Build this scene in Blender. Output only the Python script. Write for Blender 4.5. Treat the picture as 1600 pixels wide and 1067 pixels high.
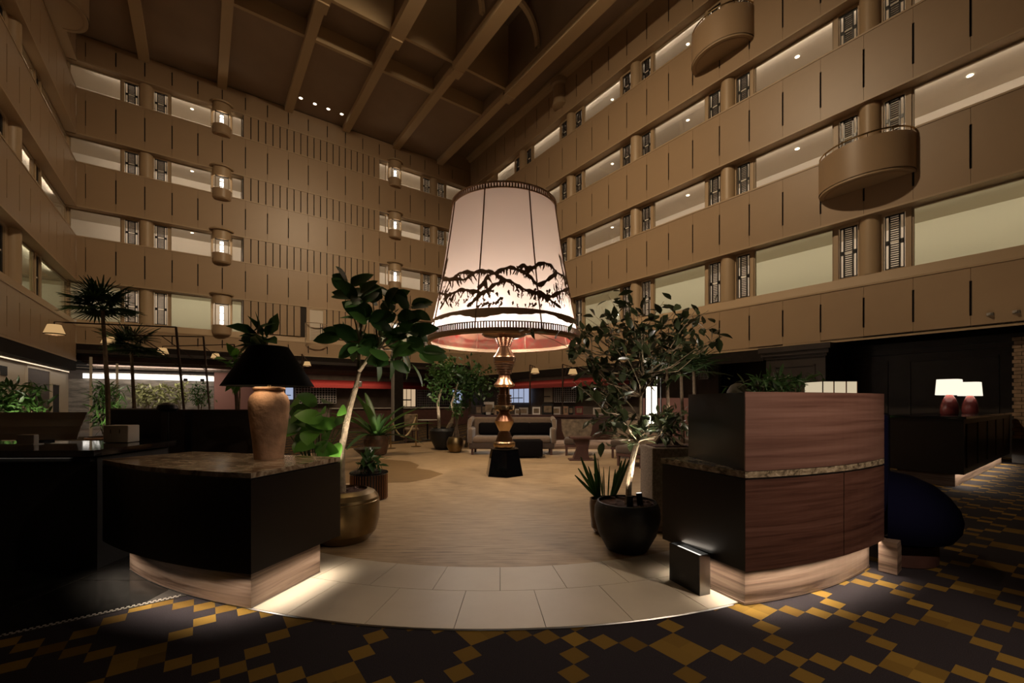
import bpy, bmesh, math, random
from mathutils import Vector, Matrix
random.seed(7)
PI = math.pi
for _o in list(bpy.data.objects): bpy.data.objects.remove(_o)
SC = bpy.context.scene
COL = SC.collection

# ------------------------------------------------------------------ camera, world, exposure
F, HZ, EYE = 680.0, 628.0, 1.4            # focal length and horizon in pixels of the 1600x1067 frame, eye height
cam = bpy.data.cameras.new('camera'); cam.sensor_width = 36; cam.lens = F/1600*36
cam.shift_y = (HZ-533.5)/1600; cam.clip_start = .05; cam.clip_end = 200
camo = bpy.data.objects.new('camera', cam); camo.location = (0, 0, EYE); camo.rotation_euler = (PI/2, 0, 0)
COL.objects.link(camo); SC.camera = camo
SC.view_settings.view_transform = 'Standard'; SC.view_settings.look = 'None'
SC.view_settings.gamma = 1; SC.view_settings.exposure = 0.0; SC.view_settings.use_curve_mapping = False
SC.cycles.use_denoising = True; SC.cycles.sample_clamp_indirect = 4
SC.cycles.max_bounces = 8; SC.cycles.diffuse_bounces = 4; SC.cycles.transparent_max_bounces = 12
world = bpy.data.worlds.new('world'); SC.world = world; world.use_nodes = True
world.node_tree.nodes['Background'].inputs[0].default_value = (.02, .017, .014, 1)
world.node_tree.nodes['Background'].inputs[1].default_value = .05

# the atrium stands turned to the camera: building axes v (to the right) and u (away)
TH = math.atan(.715); CT, ST = math.cos(TH), math.sin(TH)
def W(a, b, z=0): return Vector((CT*a-ST*b, ST*a+CT*b, z))
def BF(x, y): return (CT*x+ST*y, -ST*x+CT*y)
AR, BB, AL = 14.756, 25.45, -4.25          # planes of the right, far and left walls
ZC = 16.9

def light(kind, name, loc, power, color, target=None, size=.2, size_y=None, spot=None, blend=.3, spread=None, rot=None):
    l = bpy.data.lights.new(name, kind); l.energy = power; l.color = color
    if kind == 'AREA':
        l.size = size
        if size_y: l.shape = 'RECTANGLE'; l.size_y = size_y
        else: l.shape = 'DISK'
        if spread: l.spread = spread
    else:
        l.shadow_soft_size = size
        if kind == 'SPOT': l.spot_size = spot; l.spot_blend = blend
    o = bpy.data.objects.new(name, l); o.location = loc
    if target is not None:
        o.rotation_euler = (Vector(target)-Vector(loc)).to_track_quat('-Z', 'Y').to_euler()
    elif rot: o.rotation_euler = rot
    COL.objects.link(o); return o
WARM = (1, .70, .42); CREAM = (1, .80, .56); NEUT = (1, .86, .70)
# unseen area lights added below the coffers to wash the walls and lounge floor
for (a, b), tg, pw, sp in (((2, 8.5), (AR, 12.5, 2.5), 560, 1.9), ((6.5, 9), (5, BB, 6), 250, 1.45), ((8, 9), (AL, 19, 5), 120, 1.7), ((4.6, 11), (4.6, 9.2, 0), 50, .95)):
    light('AREA', 'atrium_fill_light', W(a, b, 16.3), pw, (1, .75, .48), target=W(*tg), size=.5, spread=sp)
# spots in the low ceiling of the entrance behind the camera
light('SPOT', 'entrance_spot', (3.1, 1.25, 2.95), 260, (1, .80, .62), target=(1.35, 3.3, .35), size=.03, spot=1.45, blend=.6)
light('SPOT', 'entrance_spot', (-.3, 1.1, 2.95), 10, (1, .80, .62), target=(-.1, 3.1, 0), size=.06, spot=1.1, blend=.9)

# ------------------------------------------------------------------ materials
MAT = {}
def nt(name):
    m = bpy.data.materials.new(name); m.use_nodes = True; MAT[name] = m
    n = m.node_tree; return m, n, n.nodes['Principled BSDF']
def mat(name, col, rough=.5, metal=0, spec=.5, emit=None, es=1, bump=0, bscale=40, var=0, vscale=3, coat=0, sheen=0):
    m, n, p = nt(name)
    p.inputs['Base Color'].default_value = (*col, 1); p.inputs['Roughness'].default_value = rough
    p.inputs['Metallic'].default_value = metal; p.inputs['Specular IOR Level'].default_value = spec
    p.inputs['Coat Weight'].default_value = coat; p.inputs['Sheen Weight'].default_value = sheen
    if emit: p.inputs['Emission Color'].default_value = (*emit, 1); p.inputs['Emission Strength'].default_value = es
    if var or bump:
        tc = n.nodes.new('ShaderNodeTexCoord')
    if var:
        nz = n.nodes.new('ShaderNodeTexNoise'); nz.inputs['Scale'].default_value = vscale; nz.inputs['Detail'].default_value = 6
        n.links.new(tc.outputs['Object'], nz.inputs['Vector'])
        r = n.nodes.new('ShaderNodeValToRGB')
        r.color_ramp.elements[0].position = .3; r.color_ramp.elements[1].position = .7
        r.color_ramp.elements[0].color = (*[c*(1-var) for c in col], 1); r.color_ramp.elements[1].color = (*[min(1, c*(1+var)) for c in col], 1)
        n.links.new(nz.outputs['Fac'], r.inputs[0]); n.links.new(r.outputs[0], p.inputs['Base Color'])
    if bump:
        b = n.nodes.new('ShaderNodeBump'); b.inputs['Strength'].default_value = bump; b.inputs['Distance'].default_value = .01
        nz2 = n.nodes.new('ShaderNodeTexNoise'); nz2.inputs['Scale'].default_value = bscale; nz2.inputs['Detail'].default_value = 3
        n.links.new(tc.outputs['Object'], nz2.inputs['Vector']); n.links.new(nz2.outputs['Fac'], b.inputs['Height'])
        n.links.new(b.outputs[0], p.inputs['Normal'])
    return m
def ramp_mat(name, stops, scale, rough=.5, detail=6, dist=0, rot=0, spec=.5, bump=0, coat=0, geo=False, noise=1.0):
    """streaked stone or wood: a noise stretched by the vector 'scale'"""
    m, n, p = nt(name)
    tc = n.nodes.new('ShaderNodeNewGeometry' if geo else 'ShaderNodeTexCoord')
    mp = n.nodes.new('ShaderNodeMapping'); mp.inputs['Scale'].default_value = scale; mp.inputs['Rotation'].default_value = (0, 0, rot)
    n.links.new(tc.outputs['Position' if geo else 'Object'], mp.inputs['Vector'])
    nz = n.nodes.new('ShaderNodeTexNoise'); nz.inputs['Scale'].default_value = noise; nz.inputs['Detail'].default_value = detail
    nz.inputs['Distortion'].default_value = dist; nz.inputs['Roughness'].default_value = .62
    n.links.new(mp.outputs[0], nz.inputs['Vector'])
    r = n.nodes.new('ShaderNodeValToRGB'); e = r.color_ramp.elements
    e[0].position, e[0].color = stops[0][0], (*stops[0][1], 1); e[1].position, e[1].color = stops[-1][0], (*stops[-1][1], 1)
    for q, c in stops[1:-1]: k = e.new(q); k.color = (*c, 1)
    n.links.new(nz.outputs['Fac'], r.inputs[0]); n.links.new(r.outputs[0], p.inputs['Base Color'])
    p.inputs['Roughness'].default_value = rough; p.inputs['Specular IOR Level'].default_value = spec; p.inputs['Coat Weight'].default_value = coat
    if bump:
        b = n.nodes.new('ShaderNodeBump'); b.inputs['Strength'].default_value = bump; b.inputs['Distance'].default_value = .004
        n.links.new(nz.outputs['Fac'], b.inputs['Height']); n.links.new(b.outputs[0], p.inputs['Normal'])
    return m
mat('tan', (.365, .252, .152), rough=.40, spec=.4, var=.05, vscale=.8)
mat('tan_trim', (.42, .30, .18), rough=.45)
mat('slit', (.02, .014, .009), rough=.8)
mat('ceiling', (.30, .215, .15), rough=.85, var=.08, vscale=.7)
mat('beam', (.50, .37, .22), rough=.7)
mat('corridor', (.62, .55, .46), rough=.8)
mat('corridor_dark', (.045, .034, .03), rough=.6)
mat('louvre_black', (.012, .011, .010), rough=.35)
mat('louvre_white', (.80, .76, .68), rough=.6)
mat('frame_tan', (.32, .24, .15), rough=.45)
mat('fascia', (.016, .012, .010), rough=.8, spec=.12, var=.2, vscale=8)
mat('darkwood', (.026, .018, .014), rough=.42, var=.25, vscale=3)
mat('espresso', (.010, .007, .0055), rough=.32, spec=.35)
mat('black', (.006, .006, .007), rough=.3)
mat('black_gloss', (.004, .004, .005), rough=.06)
mat('black_matte', (.010, .009, .009), rough=.75)
mat('cream_wall', (.55, .48, .38), rough=.6)
mat('brown_door', (.06, .032, .018), rough=.5, var=.2, vscale=6)
mat('steel', (.35, .34, .33), rough=.3, metal=1)
mat('brass', (.20, .14, .065), rough=.38, metal=1, var=.25, vscale=5)
mat('brass_bright', (.60, .45, .24), rough=.25, metal=1)
mat('bronze', (.34, .195, .11), rough=.28, metal=1)
mat('bronze_light', (.52, .36, .20), rough=.26, metal=1)
mat('bronze_dark', (.22, .11, .06), rough=.28, metal=1)
mat('pole', (.055, .034, .022), rough=.4, metal=.6)
mat('filigree', (.20, .115, .06), rough=.5)
mat('rim_tan', (.42, .27, .16), rough=.55)
mat('pot_black', (.007, .007, .0065), rough=.55, bump=.5, bscale=9, var=.5, vscale=4)
mat('pot_brown', (.075, .038, .020), rough=.22, var=.4, vscale=6)
mat('terracotta', (.42, .25, .15), rough=.75, var=.45, vscale=7, bump=.5, bscale=30)
mat('lamp_black', (.0022, .002, .0016), rough=.7, spec=.12)
mat('bark', (.30, .23, .15), rough=.85, bump=.8, bscale=60, var=.35, vscale=18)
mat('bark_dark', (.11, .075, .045), rough=.9, bump=.8, bscale=40, var=.4, vscale=12)
mat('mulch', (.075, .030, .018), rough=.85, var=.5, vscale=30)
mat('navy', (.0022, .0022, .013), rough=.9, spec=.08)
mat('sofa', (.145, .095, .058), rough=.9, sheen=.4, var=.12, vscale=20)
mat('sofa_dark', (.060, .036, .022), rough=.9, sheen=.3)
mat('chairfabric', (.20, .145, .09), rough=.9, var=.45, vscale=9)
mat('cushion', (.005, .004, .004), rough=.95, spec=.08)
mat('wine_wood', (.075, .034, .026), rough=.4, var=.2, vscale=5)
mat('awning', (.26, .022, .022), rough=.75)
mat('plum', (.16, .035, .035), rough=.22, coat=.4)
mat('grid_white', (.55, .55, .60), rough=.5)
mat('paper', (.50, .46, .40), rough=.7)
mat('grey_plate', (.36, .33, .29), rough=.55)
mat('rope', (.52, .40, .22), rough=.9)
mat('restaurant_wall', (.085, .065, .055), rough=.7, var=.3, vscale=2)
mat('rose_wall', (.24, .11, .09), rough=.7)
mat('brick', (.30, .20, .125), rough=.85, var=.3, vscale=9)
mat('granite', (.012, .011, .010), rough=.14, var=.5, vscale=25)
mat('mosaic', (.30, .26, .22), rough=.4)
mat('concrete', (.30, .24, .19), rough=.9, var=.35, vscale=45, bump=.5, bscale=90)
mat('floor_brown', (.10, .07, .05), rough=.4, var=.2, vscale=3)
def emis(name, col, s): return mat(name, (0, 0, 0), emit=col, es=s, rough=1, spec=0)
emis('glow_disc', (1, .88, .68), 6)
emis('glow_lantern', (1, .90, .75), 4)
emis('glow_strip', (1, .92, .82), 2.2)
emis('glow_bulb', (1, .72, .35), 8)
emis('glow_screen', (.62, .72, 1.0), .55)
emis('glow_kitchen', (1, .70, .42), .55)
emis('glow_shade', (1, .82, .55), .6)
emis('glow_shade_white', (1, .88, .70), 1.15)
emis('glow_bell', (1, .60, .25), .55)
mat('olive', (.05, .042, .018), rough=.6)
emis('glow_slot', (1, .93, .82), 1.3)
ramp_mat('travertine', [(.30, (.135, .082, .040)), (.48, (.29, .196, .104)), (.70, (.39, .276, .160))], (3, 26, 3), rough=.5, rot=-.12, geo=True, bump=.2)
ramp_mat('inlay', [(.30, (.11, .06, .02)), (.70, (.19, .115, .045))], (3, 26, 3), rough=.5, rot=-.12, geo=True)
ramp_mat('plinth_stone', [(.36, (.055, .031, .020)), (.49, (.145, .094, .066)), (.64, (.21, .147, .108))], (.9, .9, 20), rough=.4, dist=.6)
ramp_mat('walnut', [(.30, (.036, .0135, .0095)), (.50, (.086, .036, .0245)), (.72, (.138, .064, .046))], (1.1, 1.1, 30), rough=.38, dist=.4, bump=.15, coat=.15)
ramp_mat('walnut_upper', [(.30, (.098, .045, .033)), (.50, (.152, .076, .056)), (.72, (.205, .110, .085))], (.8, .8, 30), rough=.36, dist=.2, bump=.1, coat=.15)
ramp_mat('marble', [(.30, (.07, .042, .026)), (.46, (.24, .165, .105)), (.58, (.46, .37, .27)), (.74, (.13, .085, .052))], (3, 6, 5), rough=.16, dist=1.2, noise=1.6)
ramp_mat('marble_edge', [(.35, (.05, .035, .022)), (.52, (.26, .20, .13)), (.72, (.50, .41, .30))], (9, 9, 16), rough=.25, dist=1.0, noise=1.6)
ramp_mat('tile', [(.25, (.40, .335, .25)), (.75, (.50, .43, .33))], (1.2, 1.2, 1), rough=.42)
ramp_mat('stone_clad', [(.35, (.10, .085, .07)), (.65, (.26, .22, .18))], (2, 2, 9), rough=.8)
# woven carpet: gold squares set corner to corner in crossing chains on charcoal
def carpet():
    m, n, p = nt('carpet'); L = n.links.new; N = n.nodes.new
    S = .1185; anc = Vector((.95, 2.475, 0))
    g = N('ShaderNodeNewGeometry')
    def math_(op, a, b=None):
        k = N('ShaderNodeMath'); k.operation = op
        for i, x in enumerate((a, b)):
            if x is None: continue
            if isinstance(x, (int, float)): k.inputs[i].default_value = x
            else: L(x, k.inputs[i])
        return k.outputs[0]
    def dot(vec):
        k = N('ShaderNodeVectorMath'); k.operation = 'DOT_PRODUCT'; L(g.outputs['Position'], k.inputs[0]); k.inputs[1].default_value = vec
        return k.outputs['Value']
    du = Vector((ST, -CT, 0)); dv = Vector((CT, ST, 0))
    i = math_('ADD', math_('FLOOR', math_('DIVIDE', math_('SUBTRACT', dot(du), du.dot(anc)), S)), 1)
    j = math_('ADD', math_('FLOOR', math_('DIVIDE', math_('SUBTRACT', dot(dv), dv.dot(anc)), S)), 1)
    c1 = math_('COMPARE', math_('FLOORED_MODULO', math_('SUBTRACT', j, i), 7), 0)
    c2 = math_('COMPARE', math_('FLOORED_MODULO', math_('ADD', j, i), 7), 1)
    for k in n.nodes:
        if k.type == 'MATH' and k.operation == 'COMPARE': k.inputs[2].default_value = .2
    gold = math_('MAXIMUM', c1, c2)
    cb = N('ShaderNodeCombineXYZ'); L(i, cb.inputs[0]); L(j, cb.inputs[1])
    wn = N('ShaderNodeTexWhiteNoise'); L(cb.outputs[0], wn.inputs['Vector'])
    gr = N('ShaderNodeValToRGB'); gr.color_ramp.elements[0].color = (.085, .047, .009, 1); gr.color_ramp.elements[1].color = (.17, .10, .018, 1)
    L(wn.outputs['Value'], gr.inputs[0])
    nz = N('ShaderNodeTexNoise'); nz.inputs['Scale'].default_value = 260; L(g.outputs['Position'], nz.inputs['Vector'])
    dr = N('ShaderNodeValToRGB'); dr.color_ramp.elements[0].color = (.009, .007, .008, 1); dr.color_ramp.elements[1].color = (.034, .027, .030, 1)
    dr.color_ramp.elements[0].position = .3; dr.color_ramp.elements[1].position = .75
    L(nz.outputs['Fac'], dr.inputs[0])
    mx = N('ShaderNodeMix'); mx.data_type = 'RGBA'; L(gold, mx.inputs['Factor']); L(dr.outputs[0], mx.inputs['A']); L(gr.outputs[0], mx.inputs['B'])
    L(mx.outputs['Result'], p.inputs['Base Color']); p.inputs['Roughness'].default_value = .95; p.inputs['Specular IOR Level'].default_value = .1
    b = N('ShaderNodeBump'); b.inputs['Strength'].default_value = .5; b.inputs['Distance'].default_value = .004
    L(nz.outputs['Fac'], b.inputs['Height']); L(b.outputs[0], p.inputs['Normal'])
carpet()
def leafmat(name, c0, c1, rough=.4, trans=.25):
    m, n, p = nt(name); L = n.links.new; N = n.nodes.new
    oi = N('ShaderNodeObjectInfo'); r = N('ShaderNodeValToRGB')
    r.color_ramp.elements[0].color = (*c0, 1); r.color_ramp.elements[1].color = (*c1, 1)
    nz = N('ShaderNodeTexNoise'); nz.inputs['Scale'].default_value = 5; g = N('ShaderNodeNewGeometry'); L(g.outputs['Position'], nz.inputs['Vector'])
    ad = N('ShaderNodeMath'); ad.operation = 'ADD'; L(oi.outputs['Random'], ad.inputs[0]); L(nz.outputs['Fac'], ad.inputs[1])
    hf = N('ShaderNodeMath'); hf.operation = 'MULTIPLY'; L(ad.outputs[0], hf.inputs[0]); hf.inputs[1].default_value = .5
    L(hf.outputs[0], r.inputs[0]); L(r.outputs[0], p.inputs['Base Color']); p.inputs['Roughness'].default_value = rough
    t = N('ShaderNodeBsdfTranslucent'); mx = N('ShaderNodeMixShader'); mx.inputs[0].default_value = trans
    L(r.outputs[0], t.inputs[0]); L(p.outputs[0], mx.inputs[1]); L(t.outputs[0], mx.inputs[2]); L(mx.outputs[0], n.nodes['Material Output'].inputs[0])
leafmat('leaf_dark', (.016, .046, .012), (.052, .120, .030))
leafmat('leaf_mid', (.030, .080, .015), (.075, .17, .035))
leafmat('leaf_bright', (.06, .17, .02), (.12, .30, .045), trans=.4)
leafmat('leaf_olive', (.055, .065, .028), (.15, .165, .085), rough=.35)
leafmat('leaf_camellia', (.026, .042, .016), (.085, .105, .045), rough=.30)
leafmat('leaf_yellow', (.16, .17, .06), (.36, .36, .17))
leafmat('palm', (.012, .030, .009), (.035, .075, .022))
def clothmat():
    m, n, p = nt('shade_cloth'); L = n.links.new; N = n.nodes.new
    d = N('ShaderNodeBsdfDiffuse'); d.inputs[0].default_value = (.60, .49, .42, 1)
    t = N('ShaderNodeBsdfTranslucent'); t.inputs[0].default_value = (.80, .67, .58, 1)
    mx = N('ShaderNodeMixShader'); mx.inputs[0].default_value = .72
    L(d.outputs[0], mx.inputs[1]); L(t.outputs[0], mx.inputs[2]); L(mx.outputs[0], n.nodes['Material Output'].inputs[0]); n.nodes.remove(p)
    m, n, p = nt('lining'); L = n.links.new; N = n.nodes.new
    tc = N('ShaderNodeTexCoord'); v = N('ShaderNodeTexVoronoi'); v.feature = 'DISTANCE_TO_EDGE'; v.inputs['Scale'].default_value = 5
    L(tc.outputs['Object'], v.inputs['Vector'])
    nz = N('ShaderNodeTexNoise'); nz.inputs['Scale'].default_value = 1.3; L(tc.outputs['Object'], nz.inputs['Vector'])
    r1 = N('ShaderNodeValToRGB'); e = r1.color_ramp.elements; e[0].position = .50; e[0].color = (.30, .012, .018, 1); e[1].position = .60; e[1].color = (.27, .12, .08, 1)
    L(nz.outputs['Fac'], r1.inputs[0])
    r2 = N('ShaderNodeValToRGB'); e = r2.color_ramp.elements; e[0].position = .03; e[0].color = (1, 1, 1, 1); e[1].position = .10; e[1].color = (0, 0, 0, 1)
    L(v.outputs['Distance'], r2.inputs[0])
    mc = N('ShaderNodeMix'); mc.data_type = 'RGBA'; L(r2.outputs[0], mc.inputs['Factor']); L(r1.outputs[0], mc.inputs['A']); mc.inputs['B'].default_value = (.22, .07, .05, 1)
    d = N('ShaderNodeBsdfDiffuse'); L(mc.outputs['Result'], d.inputs[0])
    t = N('ShaderNodeBsdfTranslucent'); t.inputs[0].default_value = (.9, .85, .8, 1)
    mx = N('ShaderNodeMixShader'); mx.inputs[0].default_value = .68
    L(d.outputs[0], mx.inputs[1]); L(t.outputs[0], mx.inputs[2]); L(mx.outputs[0], n.nodes['Material Output'].inputs[0]); n.nodes.remove(p)
clothmat()
def glassmat(name, col, refl):
    m, n, p = nt(name); L = n.links.new; N = n.nodes.new
    t = N('ShaderNodeBsdfTransparent'); t.inputs[0].default_value = (*col, 1)
    g = N('ShaderNodeBsdfGlossy'); g.inputs['Roughness'].default_value = .02; g.inputs[0].default_value = (1, 1, 1, 1)
    f = N('ShaderNodeFresnel'); f.inputs[0].default_value = 1.45; k = N('ShaderNodeMath'); k.operation = 'MULTIPLY'; k.inputs[1].default_value = refl
    L(f.outputs[0], k.inputs[0]); mx = N('ShaderNodeMixShader'); L(k.outputs[0], mx.inputs[0]); L(t.outputs[0], mx.inputs[1]); L(g.outputs[0], mx.inputs[2])
    L(mx.outputs[0], n.nodes['Material Output'].inputs[0]); n.nodes.remove(p)
glassmat('glass', (.93, .92, .90), .45); glassmat('glass_green', (.87, .91, .84), .45)

# ------------------------------------------------------------------ mesh helpers
class MB:
    def __init__(s): s.v = []; s.f = []
    def add(s, vs, fs):
        o = len(s.v); s.v += [tuple(q) for q in vs]; s.f += [[i+o for i in f] for f in fs]; return s
    def box(s, x0, x1, y0, y1, z0, z1):
        return s.add([(x0, y0, z0), (x1, y0, z0), (x1, y1, z0), (x0, y1, z0), (x0, y0, z1), (x1, y0, z1), (x1, y1, z1), (x0, y1, z1)],
                     [(3, 2, 1, 0), (4, 5, 6, 7), (0, 1, 5, 4), (1, 2, 6, 5), (2, 3, 7, 6), (3, 0, 4, 7)])
    def prism(s, poly, z0, z1):                   # counter-clockwise outline, extruded upward
        k = len(poly)
        return s.add([(x, y, z0) for x, y in poly]+[(x, y, z1) for x, y in poly],
                     [list(range(k))[::-1], list(range(k, 2*k))]+[(i, (i+1) % k, (i+1) % k+k, i+k) for i in range(k)])
    def prism_xz(s, poly, y0, y1):                # outline in x,z (counter-clockwise seen from -y), extruded along y
        k = len(poly)
        return s.add([(x, y0, z) for x, z in poly]+[(x, y1, z) for x, z in poly],
                     [list(range(k)), list(range(k, 2*k))[::-1]]+[((i+1) % k, i, i+k, (i+1) % k+k) for i in range(k)])
    def prism_yz(s, poly, x0, x1):
        k = len(poly)
        return s.add([(x0, y, z) for y, z in poly]+[(x1, y, z) for y, z in poly],
                     [list(range(k)), list(range(k, 2*k))[::-1]]+[((i+1) % k, i, i+k, (i+1) % k+k) for i in range(k)])
    def lathe(s, prof, n=24, cx=0, cy=0, a0=0, a1=2*PI, cap=True):
        full = abs(a1-a0-2*PI) < 1e-6; m = n if full else n+1; o = len(s.v); k = len(prof)
        for i in range(m):
            t = a0+(a1-a0)*i/n
            for r, z in prof: s.v.append((cx+r*math.cos(t), cy+r*math.sin(t), z))
        for i in range(n):
            j = (i+1) % m
            for q in range(k-1): s.f.append([o+i*k+q, o+j*k+q, o+j*k+q+1, o+i*k+q+1])
        if cap and full:
            if prof[0][0] > 1e-4: s.f.append([o+i*k for i in range(m)][::-1])
            if prof[-1][0] > 1e-4: s.f.append([o+i*k+k-1 for i in range(m)])
        return s
    def tube(s, path, rad, n=6):
        path = [Vector(p) for p in path]; o = len(s.v); L = len(path)
        for i, p in enumerate(path):
            d = (path[min(i+1, L-1)]-path[max(i-1, 0)]); d = d.normalized() if d.length > 1e-9 else Vector((0, 0, 1))
            x = d.cross(Vector((.31, .12, .94))); x = x.normalized() if x.length > 1e-3 else d.cross(Vector((1, 0, 0))).normalized()
            y = d.cross(x); r = rad[i] if isinstance(rad, (list, tuple)) else rad
            for k in range(n):
                t = 2*PI*k/n; s.v.append(tuple(p+x*(r*math.cos(t))+y*(r*math.sin(t))))
        for i in range(L-1):
            for k in range(n):
                a, b = o+i*n+k, o+i*n+(k+1) % n; s.f.append([a, b, b+n, a+n])
        s.f.append([o+k for k in range(n)][::-1]); s.f.append([o+(L-1)*n+k for k in range(n)])
        return s
    def mesh(s, name, m, smooth=False):
        me = bpy.data.meshes.new(name); me.from_pydata(s.v, [], s.f)
        if m: me.materials.append(MAT[m])
        bm = bmesh.new(); bm.from_mesh(me); bmesh.ops.recalc_face_normals(bm, faces=bm.faces); bm.to_mesh(me); bm.free()
        if smooth:
            for p in me.polygons: p.use_smooth = True
            try: me.set_sharp_from_angle(angle=.45)
            except Exception: pass
        me.update(); return me
    def build(s, name, m, parent=None, loc=(0, 0, 0), rz=0, smooth=False):
        return inst(name, s.mesh(name, m, smooth), parent, loc, rz)
def inst(name, me, parent=None, loc=(0, 0, 0), rz=0, scale=None):
    o = bpy.data.objects.new(name, me); o.location = loc
    if rz: o.rotation_euler = (0, 0, rz)
    if scale: o.scale = scale
    if parent is not None: o.parent = parent
    COL.objects.link(o); return o
def rbox(name, size, loc, m, parent=None, bev=.03, rz=0, seg=3, rx=0):
    bm = bmesh.new(); bmesh.ops.create_cube(bm, size=1)
    bmesh.ops.scale(bm, vec=size, verts=bm.verts)
    bmesh.ops.bevel(bm, geom=list(bm.edges), offset=min(bev, min(size)*.48), segments=seg, profile=.5, affect='EDGES')
    me = bpy.data.meshes.new(name); bm.to_mesh(me); bm.free(); me.materials.append(MAT[m])
    for p in me.polygons: p.use_smooth = True
    o = inst(name, me, parent, loc, rz)
    if rx: o.rotation_euler[0] = rx
    return o
def tag(o, label=None, cat=None, group=None, kind=None):
    if label: o['label'] = label
    if cat: o['category'] = cat
    if group: o['group'] = group
    if kind: o['kind'] = kind
    return o
def thing(name, label, cat, loc=(0, 0, 0), rz=0, group=None):
    o = bpy.data.objects.new(name, None); o.location = loc; o.rotation_euler = (0, 0, rz); o.empty_display_size = .1
    COL.objects.link(o); return tag(o, label, cat, group)
def struct(o): o['kind'] = 'structure'; return o
def stuff(o): o['kind'] = 'stuff'; return o
def G(px, py, z=0):                     # the point of the level z that the photograph shows at px, py
    d = (EYE-z)*F/(py-HZ); return Vector(((px-800)/F*d, d, z))
def P(px, py, d): return Vector(((px-800)/F*d, d, EYE+(HZ-py)/F*d))
def b_on(px, A): r = (px-800)/F; return (CT*A-r*ST*A)/(ST+r*CT)
def a_on(px, B): r = (px-800)/F; return (ST*B+r*CT*B)/(CT-r*ST)

# ------------------------------------------------------------------ floors
struct(MB().box(-12, 24, -8, 34, -.3, 0).build('floor', 'carpet', rz=TH))
CX, CY = -.2, 7.27                       # centre of the lounge's paved front arc
R1, R2, R3 = 4.60, 4.06, 3.60
out = []
for i in range(41):
    t = math.radians(-62+124*i/40); out.append((CX+R3*math.sin(t), CY-R3*math.cos(t)))
for i in range(21):
    t = math.radians(20+140*i/20); out.append((CX+5.9*math.cos(t), CY+1.2+7.6*math.sin(t)))
lounge = struct(MB().prism(out, -.05, .006).build('floor_lounge', 'travertine'))
inl = []
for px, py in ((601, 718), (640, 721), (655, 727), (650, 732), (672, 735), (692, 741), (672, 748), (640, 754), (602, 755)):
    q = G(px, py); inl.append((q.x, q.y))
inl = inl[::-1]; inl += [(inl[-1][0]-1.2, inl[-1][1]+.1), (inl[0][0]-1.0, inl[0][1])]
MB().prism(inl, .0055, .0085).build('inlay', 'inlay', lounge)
paving = struct(MB().prism([(CX+(R1+.0)*math.sin(math.radians(t)), CY-(R1)*math.cos(math.radians(t))) for t in range(-26, 27, 2)] +
                           [(CX+R3*math.sin(math.radians(t)), CY-R3*math.cos(math.radians(t))) for t in range(26, -27, -2)], -.04, .002).build('floor_paving', 'slit'))
def arc_tile(ri, ro, t0, t1):
    g = .0022; k = 4; ts = [math.radians(t0)+g/ro+(math.radians(t1-t0)-2*g/ro)*i/k for i in range(k+1)]
    poly = [(CX+(ro-g)*math.sin(t), CY-(ro-g)*math.cos(t)) for t in ts]+[(CX+(ri+g)*math.sin(t), CY-(ri+g)*math.cos(t)) for t in ts[::-1]]
    MB().prism(poly, 0, .0075).build('tile', 'tile', paving)
for k in range(-4, 4):
    if k > -4: arc_tile(R2, R1, -1.97+7.1*k, -1.97+7.1*(k+1))
    arc_tile(R3, R2, 1.58+7.1*k, 1.58+7.1*(k+1))
struct(MB().tube([(CX+(R1+.006)*math.sin(math.radians(t)), CY-(R1+.006)*math.cos(math.radians(t)), .003) for t in range(-22, 24, 2)], .006, 4).build('trim_1', 'steel'))
# black granite paving at the left with its mosaic border
g0, g1 = G(-60, 1010), G(292, 931)
dv_ = (g1-g0).normalized()
gr = [(g0.x, g0.y), (g1.x, g1.y), (-2.55, 3.35), (-3.1, 4.6), (-8, 4.6), (-8, g0.y-.8)]
granite = struct(MB().prism(gr, -.02, .004).build('floor_granite', 'slit'))
ax = Vector((-.94, -.34)); bx = Vector((.42, -.9))
for q in (((-3.17, 3.58), (-2.72, 3.22), (-2.72, 3.20), (-4.3, 3.42), (-4.3, 3.70)),):
    pass
cols = [-8.0, -6.6, -5.3, -4.35, -3.40, -2.55]
for i in range(5):
    for j, (ya, yb) in enumerate(((2.2, 3.40), (3.40, 4.6))):
        x0, x1 = cols[i], cols[i+1]
        # keep inside the outline: the near edge follows the border
        def edge_y(x): t = (x-g0.x)/(g1.x-g0.x); return g0.y+(g1.y-g0.y)*t+.03
        p = [(x0+.004, max(ya, edge_y(x0))+.004), (x1-.004, max(ya, edge_y(x1))+.004), (x1-.004, yb-.004), (x0+.004, yb-.004)]
        if p[2][1]-p[1][1] < .02: continue
        MB().prism(p, 0, .0065).build('slab', 'granite', granite)
mos = MB(); nn = int((g1-g0).length/.028); nrm = Vector((-dv_.y, dv_.x, 0))
for i in range(nn):
    for r_ in range(2):
        c = g0+dv_*(i*.028+r_*.014)+nrm*(.012+r_*.02)
        q = [c-dv_*.008-nrm*.006, c+dv_*.008-nrm*.006, c+dv_*.008+nrm*.006, c-dv_*.008+nrm*.006]
        mos.prism([(w.x, w.y) for w in q], 0, .0075)
stuff(mos.build('mosaic_border', 'mosaic', granite))

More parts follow.
